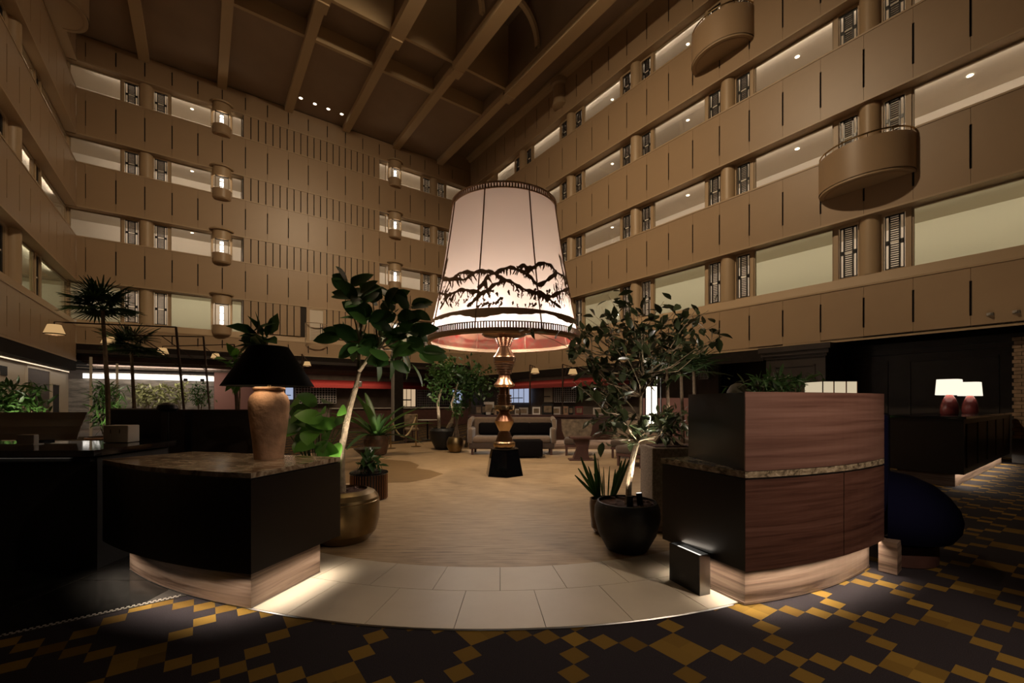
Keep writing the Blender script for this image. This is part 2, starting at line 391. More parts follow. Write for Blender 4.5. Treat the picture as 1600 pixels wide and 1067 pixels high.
# ------------------------------------------------------------------ the three galleried walls
ROWS = [(4.90, 6.46), (8.39, 9.57), (11.50, 12.62), (14.60, 15.70)]      # sill and head of the four gallery rows
REC = .36                                                               # windows lie behind the parapets
_panel = {}
def panel_mesh(w, h, notch=True, f0=.20, f1=.78, nw=.02):
    key = (round(w, 3), round(h, 3), notch)
    if key not in _panel:
        x = w/2-.003; m = MB()
        if notch: m.prism_xz([(-x, 0), (x, 0), (x, h*f0), (x-nw, h*f0), (x-nw, h*f1), (x, h*f1), (x, h), (-x, h), (-x, h*f1), (-x+nw, h*f1), (-x+nw, h*f0), (-x, h*f0)], 0, .03)
        else: m.prism_xz([(-x, 0), (x, 0), (x, h), (-x, h)], 0, .03)
        _panel[key] = m.mesh('panel', 'tan')
    return _panel[key]
_win = {}
def louvre_meshes(w, h):
    key = (round(w, 2), round(h, 2))
    if key not in _win:
        fr = MB(); t = .035; x = w/2
        for sx in (-1, 1): fr.box(sx*x-.018 if sx > 0 else -x, sx*x if sx > 0 else -x+.018, -.02, .03, 0, h)
        for sx in (-1, 1): fr.box(sx*(x-.095)-.017, sx*(x-.095)+.017, -.02, .03, 0, h)
        fr.box(-x, x, -.02, .03, 0, t); fr.box(-x, x, -.02, .03, h-t, h)
        fr.box(-x, -x+.095, -.02, .03, h*.46, h*.54); fr.box(x-.095, x, -.02, .03, h*.46, h*.54)
        sl = MB(); n = max(8, int(h/.062))
        for i in range(n):
            z = t+(h-2*t)*(i+.5)/n
            sl.box(-x+.113, x-.113, .0, .035, z-.014, z+.014)
        bar = MB().box(-x+.113, x-.113, -.022, .0, h*.485, h*.515)
        _win[key] = (fr.mesh('louvre', 'louvre_black'), sl.mesh('slats', 'corridor_dark'), bar.mesh('crossbar', 'louvre_white'))
    return _win[key]
_n = [0]
def nextn(k):
    _n[0] += 1; return 'window_%d' % _n[0]
_fr = {}
def add_window(wall, x0, x1, z0, z1, glass='glass'):
    """an opening with its frame and pane, a piece of the setting"""
    w, h = x1-x0, z1-z0; key = (round(w, 2), round(h, 2), glass)
    if key not in _fr:
        t = .045; m = MB()
        m.box(-w/2, -w/2+t, -.03, .04, 0, h); m.box(w/2-t, w/2, -.03, .04, 0, h)
        m.box(-w/2+t, w/2-t, -.03, .04, 0, t*.6); m.box(-w/2+t, w/2-t, -.03, .04, h-t, h)
        g = MB().box(-w/2+t, w/2-t, .0, .008, t*.6, h-t)
        _fr[key] = (m.mesh('window_frame', 'frame_tan'), g.mesh('pane', glass))
    f = struct(inst(nextn('w'), _fr[key][0]))
    f.matrix_world = wall.matrix_world @ Matrix.Translation(((x0+x1)/2, REC, z0))
    inst('pane', _fr[key][1], f); return f
def add_louvre(wall, x0, x1, z0, z1):
    w, h = x1-x0, z1-z0; A = louvre_meshes(w, h)
    f = struct(inst(nextn('w'), A[0])); f.matrix_world = wall.matrix_world @ Matrix.Translation(((x0+x1)/2, REC, z0))
    stuff(inst('slats', A[1], f)); inst('crossbar', A[2], f)
def galleried(name, loc, rz, s0, s1, pw, phase, openings, cols, skip=(), bot=3.1, topz=ZC, corr=True, full=()):
    """parapets of panels, recessed window bands and the lit corridor behind; local x along the wall, y outward"""
    root = struct(MB().box(s0, s1, .05, REC+.1, bot+.06, ROWS[0][0]-.30).build(name, 'slit', None, loc, rz))
    root.matrix_world = Matrix.Translation(Vector(loc)) @ Matrix.Rotation(rz, 4, 'Z')
    bands = [(bot, ROWS[0][0]-.28)]+[(ROWS[i][1]+.03, ROWS[i+1][0]) for i in range(3)]+[(ROWS[3][1]+.03, topz)]
    e0, e1 = (s0-REC, s1+REC) if name == 'wall_back' else (s0, s1)
    for i, (z0, z1) in enumerate(bands):
        if i: MB().box(s0, s1, .05, REC+.1, z0+.05, z1-.05).build('parapet_core', 'slit', root)
        hd = MB().box(s0, s1, -.02, .1, z0, z0+.05).box(e0, e1, .1, REC+.1, z0, z0+.06); hd.build('header', 'tan_trim', root)
        if i < 4:
            if i == 0: MB().prism_yz([(-.02, z1-.05), (-.02, z1), (.10, z1+.27), (REC+.1, z1+.27), (REC+.1, z1-.05)][::-1], s0, s1).build('sill', 'tan_trim', root)
            else: MB().box(s0, s1, -.015, .1, z1-.05, z1).box(e0, e1, .1, REC+.1, z1-.06, z1).build('sill', 'tan_trim', root)
        h = z1-z0-.1; x = phase
        while x < s1-.02:
            x1_ = x+pw
            lo, hi = max(x, s0), min(x1_, s1)
            if hi-lo > .08:
                inst('panel', panel_mesh(hi-lo, h, hi-lo > pw*.9), root, ((lo+hi)/2, 0, z0+.05))
            x = x1_
    for i, (z0, z1) in enumerate(ROWS):
        ops = openings
        edges = sorted(o[:2] for o in ops)+[(s1+REC*(name == 'wall_back'), s1+REC)]
        p = s0-REC*(name != 'wall_left')
        for e0, e1 in edges:
            if e0-p > .02 and not any(f0 <= p+.01 and e0-.01 <= f1 for f0, f1 in full):
                MB().box(p, e0, REC-.06, REC+.08, z0, z1+.03).build('jamb', 'tan_trim', root)
            p = max(p, e1)
        for o in ops:
            if o[2] == 'w': add_window(root, o[0], o[1], z0, z1+.02, 'glass_green' if i == 0 else 'glass')
            elif o[2] == 'l':
                MB().box(o[0]-.0, o[1]+.0, REC-.06, REC+.08, z0, z0+.06).build('jamb', 'tan_trim', root)
                MB().box(o[0]-.0, o[1]+.0, REC-.06, REC+.08, z1-.05, z1+.03).build('jamb', 'tan_trim', root)
                add_louvre(root, o[0]+.03, o[1]-.03, z0+.06, z1-.05)
        for c in cols:
            MB().lathe([(.25, z0), (.25, z1+.03)], 16, c, REC-.02, PI, 2*PI, cap=False).build('pilaster', 'tan_trim', root, smooth=True)
        if corr:                                                       # the corridor behind the row
            D = 2.1; zt = z1+.22; zf = z0-.95
            k0, k1 = {'wall_back': (s0-REC-D, s1+REC+D), 'wall_left': (s0, s1+REC+.1), 'wall_right': (s0-REC-.1, s1)}[name]
            m = MB().box(k0, k1, REC+D, REC+D+.1, zf, zt)
            m.box(k0, k1, REC+.1, REC+D, zt, zt+.08).box(k0, k1, REC+.1, REC+D, zf-.08, zf)
            if name != 'wall_right': m.box(k0-.08, k0, REC+.1, REC+D, zf, zt)
            if name != 'wall_left': m.box(k1, k1+.08, REC+.1, REC+D, zf, zt)
            m.build('corridor_shell', 'corridor', root)
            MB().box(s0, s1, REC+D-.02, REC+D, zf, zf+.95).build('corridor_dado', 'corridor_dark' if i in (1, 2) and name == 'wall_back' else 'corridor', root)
            mid = root.matrix_world @ Vector(((s0+s1)/2, REC+1.1, zt-.06))
            mid = root.matrix_world @ Vector(((s0+s1)/2, REC+.16, z1+.14)); tg = root.matrix_world @ Vector(((s0+s1)/2, REC+1.16, z1+.02))
            l = light('AREA', 'corridor_light', mid, 7.5*(s1-s0), NEUT, size=(s1-s0)*.96, size_y=.08)
            l.rotation_euler = (Matrix.Rotation(rz, 3, 'Z') @ Matrix.Rotation(math.radians(78), 3, 'X')).to_euler()
    return root
# right wall (local x = -b)
ops, cols = [], []
for k in range(-1, 6):
    c = 4.03+3.98*k; cols.append(-c)
    for o0, o1, ty in ((.28, .74, 'l'), (.85, 3.12, 'w'), (3.24, 3.70, 'l')):
        b0, b1 = c+o0, c+o1
        if b0 > 23: continue
        if ty == 'w' and k == 4: b1 = 22.75
        if ty == 'l' and k == 4 and o0 > 3: b0, b1, ty = 22.9, 25.2, 'w'
        if k == 5: continue
        ops.append((-b1, -b0, ty))
cols = [c for c in cols if -c < 20.5]
wr = galleried('wall_right', W(AR, 0), TH-PI/2, -BB, 5.0, 1.018, -BB-.02, [o for o in ops if o[1] < 4.6], cols, topz=17.7)
# far wall (local x = a)
opb = [(-4.52, -2.86, 'w'), (-2.77, -2.28, 'l'), (-1.75, -1.25, 'l'), (-1.16, .44, 'w'), (.44, 1.22, 'b'), (1.24, 1.70, 'w'),
       (8.62, 9.10, 'w'), (9.12, 9.94, 'b'), (9.95, 11.36, 'w'), (11.47, 11.98, 'l'), (12.45, 12.98, 'l'), (13.08, 14.6, 'w')]
wb = galleried('wall_back', W(0, BB), TH, AL, AR, .965, -4.94, opb, [-2.02, 12.22], bot=3.85, topz=ZC, full=((1.69, 8.63),))
# the windowless middle: narrow strips with dark slits between them
for i, (z0, z1) in enumerate(ROWS):
    MB().box(1.72, 8.60, .05, REC+.1, z0, z1+.03).build('parapet_core', 'slit', wb)
    n = 21; w = (8.60-1.72)/n
    for k in range(n):
        x0 = 1.72+k*w
        if i == 0 and 4.5 < x0+w/2 < 5.6: continue
        inst('strip', panel_mesh(w-.04, z1-z0+.03, False), wb, (x0+w/2, 0, z0))
MB().box(12.3, AR+.4, .0, .3, ZC, 17.8).build('wall_extension', 'tan', wb)
# the small door with a curved balcony front in the lowest row of the far wall
MB().box(4.62, 4.78, -.0, .08, 4.45, 6.5).box(5.46, 5.62, 0, .08, 4.45, 6.5).box(4.78, 5.46, 0, .08, 6.4, 6.5).build('door_surround', 'tan_trim', wb)
d1 = struct(MB().box(-.34, .34, 0, .03, 0, 1.95).build('door_1', 'corridor')); d1.matrix_world = wb.matrix_world @ Matrix.Translation((5.12, .03, 4.45))
sl = MB()
for k in range(11): sl.box(-.30, .18, -.014, -.002, .12+k*.085, .15+k*.085)
stuff(sl.build('slats', 'frame_tan', d1))
MB().box(.19, .215, -.03, 0, .05, 1.25).box(.30, .325, -.03, 0, .05, 1.25).box(.19, .325, -.03, 0, 1.0, 1.03).build('door_handle', 'louvre_black', d1)
bf = thing('balcony_rail', 'curved brown rail in front of the small louvred door on the far wall', 'railing', wb.matrix_world @ Vector((5.12, 0, 4.44)), TH)
MB().lathe([(.62, .0), (.62, .06), (.60, .06), (.60, 0), (.62, 0)], 14, 0, .25, PI+.42, 2*PI-.42, cap=False).build('bottom_rail', 'tan_trim', bf)
MB().lathe([(.62, 1.18), (.62, 1.22), (.60, 1.22), (.60, 1.18), (.62, 1.18)], 14, 0, .25, PI+.42, 2*PI-.42, cap=False).build('top_rail', 'frame_tan', bf)
for k in (0, 1):
    t = PI+.43 if k == 0 else 2*PI-.43
    MB().box(-.02, .02, -.02, .02, .05, 1.2).build('post', 'frame_tan', bf, (.61*math.cos(t), .25+.61*math.sin(t), 0))
# left wall (local x = b)
bl = lambda px: b_on(px, AL)
opl = [(bl(52), bl(75), 'w'), (bl(76.5), bl(82), 'l'), (bl(84), BB+.30, 'w'), (bl(24), bl(32), 'l'), (13.6, bl(21), 'w'), (9.5, 13.2, 'w')]
wl = galleried('wall_left', W(AL, 0), TH+PI/2, 2.0, BB, 1.0, 1.45, opl, [bl(41)], topz=ZC)
# wall behind the camera closes the atrium
struct(MB().box(AL-1, AR+1, -5.2, -5.0, 3.1, 20).build('wall_front', 'tan', rz=TH))

# round bays with lanterns on the far wall
names = ['lowest', 'second', 'third', 'top']
def bay(a, z0, z1, label):
    t = thing('bay_window', label, 'bay window', wb.matrix_world @ Vector((a, 0, z0)), TH, 'curved bays on the far wall')
    h = z1-z0; r = .40
    MB().lathe([(.05, -.30), (r*.9, -.26), (r, -.2), (r, .22), (r-.05, .22), (r-.05, .0)], 16, 0, .1, PI, 2*PI, cap=False).build('cup', 'tan', t, smooth=True)
    MB().lathe([(r, h-.32), (r, h+.14), (r-.06, h+.14), (r-.06, h-.32), (r, h-.32)], 16, 0, .1, PI, 2*PI, cap=False).build('drum', 'tan_trim', t, smooth=True)
    MB().lathe([(r+.10, h+.13), (r+.12, h+.19), (r-.1, h+.19), (r-.1, h+.13), (r+.1, h+.13)], 16, 0, .1, PI, 2*PI, cap=False).build('ring', 'tan_trim', t, smooth=True)
    MB().lathe([(.01, h+.12), (r, h+.12)], 16, 0, .1, PI, 2*PI, cap=False).build('cap', 'tan_trim', t)
    for s_ in (-1, 1):
        MB().box(s_*(r-.02)-.035, s_*(r-.02)+.035, .02, .12, .2, h-.3).build('post', 'tan_trim', t)
        MB().box(s_*(r*.66)-.02, s_*(r*.66)+.02, -.20, -.16, .2, h-.3).build('mullion', 'frame_tan', t)
    MB().box(-r*.68, r*.68, -.21, -.17, h-.36, h-.28).build('transom', 'louvre_black', t)
    ln = MB().lathe([(.075, .28), (.075, h-.38)], 12, 0, .0).build('lantern', 'glow_lantern', t)
    for q in (.28, .5, .72): MB().lathe([(.085, h*q+.02), (.085, h*q+.055)], 12, 0, 0).build('band', 'louvre_black', ln)
    light('POINT', 'bay_light', t.location+Vector((ST*.12, -CT*.12, h*.5)), 9, CREAM, size=.06)
for i, (z0, z1) in enumerate(ROWS):
    bay(.83, z0, z1, 'lit round bay of the left column on the far wall, %s of four' % ('lowest' if i == 0 else 'second from the bottom' if i == 1 else 'third from the bottom' if i == 2 else 'topmost'))
    bay(9.53, z0, z1, 'lit round bay between rubber tree and giant lampshade, %s of its column' % ('lowest' if i == 0 else 'second from the bottom' if i == 1 else 'third from the bottom' if i == 2 else 'topmost'))
# round balconies hung on the walls
def balcony(wall, s, z0, z1, r, label, rail=True, depth=.85):
    t = thing('balcony', label, 'balcony', wall.matrix_world @ Vector((s, .0, z0)), wall.matrix_world.to_euler().z, 'rounded balconies')
    h = z1-z0; n = 24
    def arc(rr, dd): return [(rr*math.cos(PI+PI*i/n), dd*math.sin(PI+PI*i/n)) for i in range(n+1)]
    o, q = arc(r, depth), arc(r-.06, depth-.06)
    m = MB(); k = n+1
    m.add([(x, y, .06) for x, y in o]+[(x, y, h) for x, y in o], [(i, i+1, i+1+k, i+k) for i in range(n)])
    m.add([(x, y, .06) for x, y in q]+[(x, y, h) for x, y in q], [(i, i+1, i+1+k, i+k) for i in range(n)])
    m.add([(x, y, h) for x, y in o]+[(x, y, h) for x, y in q], [(i, i+1, i+1+k, i+k) for i in range(n)])
    m.build('drum', 'tan', t, smooth=True)
    MB().prism(arc(r-.02, depth-.02), 0, .06).build('soffit', 'tan_trim', t)
    o2, q2 = arc(r-.12, depth-.12), arc(r-.17, depth-.17)
    MB().add([(x, y, -.012) for x, y in o2]+[(x, y, -.012) for x, y in q2]+[(x, y, 0) for x, y in o2]+[(x, y, 0) for x, y in q2],
             [(i, i+1, i+1+k, i+k) for i in range(n)]+[(i, i+1, i+1+2*k, i+2*k) for i in range(n)]+[(i+k, i+1+k, i+1+3*k, i+3*k) for i in range(n)]).build('soffit_moulding', 'tan', t)
    if rail:
        MB().tube([(x, y, h+.11) for x, y in arc(r-.03, depth-.03)], .022, 6).build('handrail', 'brass_bright', t, smooth=True)
        for i in range(2, n, 4): MB().tube([(o[i][0]*.97, o[i][1]*.97, h), (o[i][0]*.97, o[i][1]*.97, h+.11)], .012, 5).build('rail_post', 'brass_bright', t)
balcony(wr, -4.06, 7.25, 8.22, 1.06, 'wide rounded balcony on the right wall, lower of two')
balcony(wr, -8.05, 13.35, 14.40, 1.06, 'rounded balcony high on the right wall near the top edge')
balcony(wl, 22.4, 15.55, 16.88, 1.05, 'rounded turret under the ceiling in the upper left corner', rail=False)
t = thing('ceiling_column', 'short round half column under the cornice of the right wall', 'column', W(AR, 16.45, 16.2), TH-PI/2)
MB().lathe([(.02, 0), (.34, .06), (.40, .10), (.40, .22), (.36, .25), (.36, 1.05), (.46, 1.12), (.50, 1.3), (.02, 1.3)], 18, 0, 0, PI, 2*PI, cap=False).build('shaft', 'tan_trim', t, smooth=True)
MB().lathe([(.37, .45), (.385, .47), (.37, .49)], 18, 0, 0, PI, 2*PI, cap=False).build('shaft_ring', 'tan', t, smooth=True)

# ------------------------------------------------------------------ ceiling with beams and coffers
cl = struct(MB().box(AL-.4, 12.48, 20.0, BB+.5, ZC, ZC+.2).build('ceiling', 'ceiling', rz=TH))
MB().box(AL-.4, 12.48, 17.7, 20.0, 17.55, 17.7).build('coffer_panel', 'ceiling', cl)
MB().box(AL-.4, 12.48, -5.2, 17.7, 20.0, 20.2).build('coffer_panel', 'ceiling', cl)
MB().box(12.48, AR+.5, -5.2, BB+.5, 17.75, 17.95).build('coffer_panel', 'ceiling', cl)
MB().box(AL-.4, 12.48, 19.96, 20.12, ZC-.07, 17.56).build('cross_beam', 'beam', cl)
MB().box(AL-.4, 12.48, 17.62, 17.76, ZC-.05, 20.0).build('cross_beam', 'beam', cl)
MB().box(12.40, 12.62, -5.2, BB, ZC-.0, 20.0).build('coffer_wall', 'beam', cl)
BE = [-2.07, .84, 3.75, 6.66, 9.58, 12.48]
for a in BE:
    MB().box(a-.19, a+.19, 17.95, BB-.02, ZC-.26, ZC+.01).build('beam', 'beam', cl)
    MB().box(a-.24, a+.24, 17.55, 18.05, ZC-.42, ZC-.24).build('beam_shoe', 'beam', cl)
    MB().box(a-.27, a+.27, -5.0, 17.70, ZC-.36, ZC-.02).build('girder', 'beam', cl)
    MB().box(a-.10, a+.10, -5.0, 17.70, ZC-.02, 20.0).build('girder_web', 'ceiling', cl)
    MB().box(a-.12, a+.12, 17.7, 20.0, ZC-.02, 17.56).build('girder_web', 'ceiling', cl)
# arched ribs between the girders of the deep coffers
for a0, a1 in zip(BE[2:5], BE[3:6]):
    m = MB(); c = (a0+a1)/2; r = (a1-a0)/2-.12; n = 16
    for q0, q1 in ((15.1, 15.3),):
        vs = []
        for i in range(n+1):
            t = PI*i/n
            for rr in (r, r-.16):
                for b in (q0, q1): vs.append((c+rr*math.cos(t), b, 17.3+1.25*rr*math.sin(t)))
        fs = []
        for i in range(n):
            k = i*4
            fs += [(k, k+4, k+5, k+1), (k+2, k+3, k+7, k+6), (k, k+2, k+6, k+4), (k+1, k+5, k+7, k+3)]
        m.add(vs, fs)
    m.build('arch_rib', 'beam', cl)
# cornice along the right wall
cor = struct(MB().prism_xz([(0, 0), (-.16, .05), (-.22, .14), (-.34, .18), (-.34, .30), (0, .30)][::-1], -5, BB).build('trim_2', 'beam', loc=W(AR, 0, 17.46), rz=TH))
# four small lit downlights near the far wall
for i, (px, py) in enumerate(((470, 153), (492, 162), (513, 170), (534, 178))):
    d = (ZC-EYE)*F/(HZ-py); q = Vector(((px-800)/F*d, d, ZC))
    t = thing('downlight', 'small lit ceiling downlight between two beams, %s of the row of four' % ['first from the left', 'second from the left', 'third from the left', 'rightmost'][i], 'downlight', q-Vector((0, 0, .02)), 0, 'row of ceiling downlights')
    MB().lathe([(.09, .0), (.12, .0), (.12, .02), (.09, .02), (.09, 0)], 16, cap=False).build('ring', 'tan_trim', t)
    MB().lathe([(.0, .012), (.088, .012)], 16, cap=False).build('lens', 'glow_disc', t)
# corridor downlights, lit discs in the gallery ceilings
cd = MB().lathe([(.0, 0), (.065, 0)], 14, cap=False).mesh('downlight', 'glow_disc')
def corridor_lamp(wall, s, row, label):
    o = inst('corridor_downlight', cd); o.location = wall.matrix_world @ Vector((s, REC+.95, ROWS[row][1]+.205)); tag(o, label, 'downlight', 'gallery downlights')
words_ = ['lowest', 'second', 'third', 'top']
for r_, nm in ((3, 'topmost'), (2, 'second highest'), (1, 'third highest')):
    for k, nm2 in enumerate(('first window from right', 'second window from right', 'third window from right', 'fourth window from right')):
        c = 4.03+3.98*(k-0.0) if True else 0
        corridor_lamp(wr, -(c-3.98+2.2), r_, 'downlight in the %s gallery, right wall, %s' % (nm, nm2))
    corridor_lamp(wb, -.35, r_, 'downlight left of the bay, %s gallery, far wall' % nm)

# low ceiling of the entrance, above and behind the camera
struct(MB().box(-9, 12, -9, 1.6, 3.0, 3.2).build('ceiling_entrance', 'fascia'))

# ------------------------------------------------------------------ the giant table lamp
LX, LY = -.147, 8.35
lamp = thing('giant_lamp', 'giant table lamp with bronze baluster stem and pleated fabric shade trimmed with mountain silhouettes', 'lamp', (LX, LY, .006))
ZB, ZT, RB, RT = 2.53, 5.12, 1.435, .975
def shade_r(z):
    t = (z-ZB)/(ZT-ZB); return RB+(RT-RB)*t-.035*math.sin(PI*t)
prof = [(shade_r(ZB+(ZT-ZB)*i/14), ZB+(ZT-ZB)*i/14-.006) for i in range(15)]
shade = MB().lathe(prof[2:], 64, cap=False).build('shade', 'shade_cloth', lamp, smooth=True)
for k in range(8):                                     # seams between the eight cloth panels
    t = math.radians(-90-18.5+45*k); cs, sn = math.cos(t), math.sin(t)
    MB().tube([((r+.008)*cs, (r+.008)*sn, z) for r, z in prof], .013, 5).build('seam', 'filigree', shade)
lin = prof[:3]
MB().lathe(lin, 64, cap=False).build('lining', 'lining', shade, smooth=True)
MB().lathe([(RB-.05, ZB-.03), (RB+.015, ZB-.04), (RB+.035, ZB-.01), (RB+.03, ZB+.05), (RB+.005, ZB+.055), (RB-.05, ZB-.0), (RB-.05, ZB-.03)], 64, cap=False).build('bottom_rim', 'rim_tan', shade, smooth=True)
fr = MB(); n = 190
for i in range(n):
    t = 2*PI*i/n; r = shade_r(2.63)+.018; cs, sn = math.cos(t), math.sin(t); w = .0105
    fr.add([(r*cs-w*sn*q+rr*cs, r*sn+w*cs*q+rr*sn, z) for z in (2.575, 2.685) for q in (-1, 1) for rr in (0, .012)],
           [(0, 1, 3, 2), (4, 6, 7, 5), (0, 2, 6, 4), (1, 5, 7, 3), (0, 4, 5, 1), (2, 3, 7, 6)])
fr.lathe([(shade_r(2.68)+.01, 2.678), (shade_r(2.68)+.034, 2.678), (shade_r(2.68)+.034, 2.692), (shade_r(2.68)+.01, 2.692), (shade_r(2.68)+.01, 2.678)], 64, cap=False)
stuff(fr.build('fringe', 'filigree', shade))
tr = MB(); n = 120
for i in range(n):
    t = 2*PI*i/n; r = RT+.004; cs, sn = math.cos(t), math.sin(t); w = .012
    tr.add([(r*cs-w*sn*q+rr*cs, r*sn+w*cs*q+rr*sn, z) for z in (5.03, 5.11) for q in (-1, 1) for rr in (0, .014)],
           [(0, 1, 3, 2), (4, 6, 7, 5), (0, 2, 6, 4), (1, 5, 7, 3), (0, 4, 5, 1), (2, 3, 7, 6)])
for z in (5.02, 5.115): tr.lathe([(RT-.01, z), (RT+.03, z), (RT+.03, z+.018), (RT-.01, z+.018), (RT-.01, z)], 64, cap=False)
stuff(tr.build('top_trim', 'rim_tan', shade))
# mountain ridges cut from brown cloth: traced on the front of the cone, the same on its far side
def on_shade(px, py):
    d = Vector(((px-800)/F, 1, (HZ-py)/F)); s_ = LY-1.6
    for _ in range(400):
        q = d*s_; z = EYE+q.z; r = math.hypot(q.x-LX, q.y-LY)
        if r <= shade_r(min(max(z, ZB), ZT)): break
        s_ += .006
    q = d*s_; return (math.atan2(q.y-LY, q.x-LX), EYE+q.z)
def crop(x, y): return on_shade(660+x*.15625, 400+y*.15625)
RID = [[(75, 560), (95, 430), (130, 320), (180, 370), (250, 400), (300, 380), (380, 345), (450, 345), (530, 360), (600, 375)],
       [(150, 250), (190, 215), (260, 235), (320, 225), (380, 175), (450, 165), (520, 170), (600, 150), (660, 155), (730, 185), (790, 225), (850, 250), (900, 270), (960, 310), (1030, 345), (1100, 360), (1170, 365), (1230, 395), (1280, 415)],
       [(600, 375), (660, 340), (720, 290), (790, 260), (850, 250)],
       [(730, 180), (800, 140), (880, 120), (950, 140), (1000, 165), (1060, 200), (1110, 250), (1150, 300)],
       [(940, 125), (1000, 100), (1050, 115), (1090, 125), (1150, 90), (1215, 70), (1280, 100), (1320, 150), (1340, 170), (1400, 200), (1450, 250), (1490, 300), (1515, 360)],
       [(1000, 165), (1060, 145), (1110, 120)], [(1150, 300), (1220, 260), (1280, 220), (1340, 170)],
       [(1280, 415), (1340, 380), (1400, 350), (1440, 340), (1490, 300)], [(600, 375), (550, 420), (500, 470), (450, 510)],
       [(250, 400), (220, 470), (180, 540)], [(1130, 365), (1180, 400), (1240, 420), (1320, 480), (1380, 520)],
       [(560, 330), (620, 260), (670, 190)], [(620, 250), (650, 330)], [(160, 250), (250, 245), (340, 235), (420, 245)], [(420, 245), (470, 210), (520, 175)]]
def ribbon(m, pts, w0, w1, lift=.012, off=0):
    k = len(pts); base = len(m.v)
    for i, (t, z) in enumerate(pts):
        a, b = pts[max(i-1, 0)], pts[min(i+1, k-1)]; r = shade_r(z)
        dx, dz = (b[0]-a[0])*r, b[1]-a[1]; L = math.hypot(dx, dz) or 1; nx, nz = -dz/L, dx/L
        w = (w0+(w1-w0)*i/max(1, k-1))*(1+.35*math.sin(i*5.1+t*9))
        for sg in (-1, 1):
            tt, zz = t+sg*nx*w/r+off, z+sg*nz*w; rr = shade_r(min(max(zz, ZB), ZT))+lift
            m.v.append((rr*math.cos(tt), rr*math.sin(tt), zz))
    for i in range(k-1): q = base+2*i; m.f.append([q, q+1, q+3, q+2])
def smoothline(pts, n=4):
    o = []
    for i in range(len(pts)-1):
        for j in range(n):
            f = j/n; o.append((pts[i][0]*(1-f)+pts[i+1][0]*f, pts[i][1]*(1-f)+pts[i+1][1]*f+random.uniform(-3, 3)))
    return o+[pts[-1]]
rnd = random.Random(3)
for li, line in enumerate(RID):
    m = MB(); sp = smoothline(line); pts = [crop(x, y) for x, y in sp]
    tw = []
    for i in range(1, len(sp)-1):                       # hanging twigs under each ridge
        if rnd.random() < .95:
            x, y = sp[i]; L = rnd.choice((18, 35, 55, 80)); c = [(x, y)]; q = rnd.uniform(-.7, .7)
            for s_ in range(4): c.append((c[-1][0]+q*L/4+rnd.uniform(-4, 4), c[-1][1]+L/4))
            tw.append([crop(*p) for p in c if p[1] < 520] or None)
    for off in (0, PI):
        m = MB(); ribbon(m, pts, .030, .026, off=off)
        for c in tw:
            if c and len(c) > 1: ribbon(m, c, .021, .004, lift=.0125, off=off)
        stuff(m.build('ridge', 'filigree', shade))
bl_ = MB()                                             # scattered twigs and leaves below the ridges
for k in range(90):
    x, y = rnd.uniform(130, 1480), rnd.uniform(330, 500); c = [(x, y)]
    for s_ in range(4): c.append((c[-1][0]+rnd.uniform(-12, 12), c[-1][1]+rnd.uniform(4, 14)))
    for off in (0, PI): ribbon(bl_, [crop(*p) for p in c], rnd.uniform(.014, .03), .004, off=off)
for k in range(80):
    x = rnd.choice((rnd.uniform(105, 340), rnd.uniform(1290, 1490))); y = rnd.uniform(240, 430); c = [(x, y)]; q = -.35 if x < 400 else .2
    for s_ in range(5): c.append((c[-1][0]+q*14+rnd.uniform(-5, 5), min(525, c[-1][1]+rnd.uniform(8, 22))))
    for off in (0, PI): ribbon(bl_, [crop(*p) for p in c], rnd.uniform(.012, .02), .004, off=off)
stuff(bl_.build('twig_cutouts', 'filigree', shade))
bd = MB(); n = 128
for i in range(n+1):
    t = 2*PI*i/n; lo = 2.80+.035*math.sin(t*5+1)+.02*math.sin(t*11)+.008*math.sin(t*47); hi = 2.905+.012*math.sin(t*3)
    for z in (lo, hi): rr = shade_r(z)+.016; bd.v.append((rr*math.cos(t), rr*math.sin(t), z))
for i in range(n): bd.f.append([2*i, 2*i+2, 2*i+3, 2*i+1])
bd.build('ground_band', 'rim_tan', shade)
# stem
def stem(name, m, rows, n=40):
    pr = [(w*.2247*.01228, EYE+(HZ-(520+y*.2247))*LY/F) for w, y in rows][::-1]
    MB().lathe([(r, z-.006) for r, z in pr], n).build(name, m, lamp, smooth=True)
stem('plate', 'bronze', [(150, 8), (158, 14), (140, 26), (70, 36), (60, 40)])
def ribs(w0, y0, w1, y1, k):
    o = []
    for i in range(k):
        f0, f1 = i/k, (i+.68)/k
        o += [((w0+(w1-w0)*f0), y0+(y1-y0)*f0), ((w0+(w1-w0)*f0), y0+(y1-y0)*f1), ((w0+(w1-w0)*f0)-9, y0+(y1-y0)*f1+.3), ((w0+(w1-w0)*f0)-9, y0+(y1-y0)*(i+1)/k-.3)]
    return o
stem('neck', 'bronze_dark', ribs(64, 40, 40, 98, 7))
stem('shoulder', 'bronze', [(38, 98), (44, 112), (50, 128), (72, 160), (78, 168)])
stem('drum', 'bronze', [(78, 168), (80, 172), (76, 202), (70, 206)]+ribs(68, 210, 46, 292, 5))
stem('bell', 'bronze', [(38, 294), (40, 310), (52, 335), (70, 355), (74, 362), (74, 368), (62, 378)])
stem('core', 'bronze_dark', [(40, 378), (36, 400), (38, 430)]+ribs(50, 432, 52, 504, 4))
stem('collar', 'bronze_light', [(72, 504), (74, 510), (72, 534), (58, 542), (36, 548)])
stem('upper_cone', 'bronze_dark', [(34, 546), (38, 560), (56, 590), (70, 612)])
stem('lower_cone', 'bronze_light', [(68, 612), (64, 628), (50, 655), (38, 680)])
stem('waist', 'bronze', [(36, 680), (38, 690)]+ribs(42, 692, 64, 756, 7))
stem('foot', 'bronze_light', [(66, 754), (76, 762), (77, 780), (70, 800)])
pl = MB(); k = 6
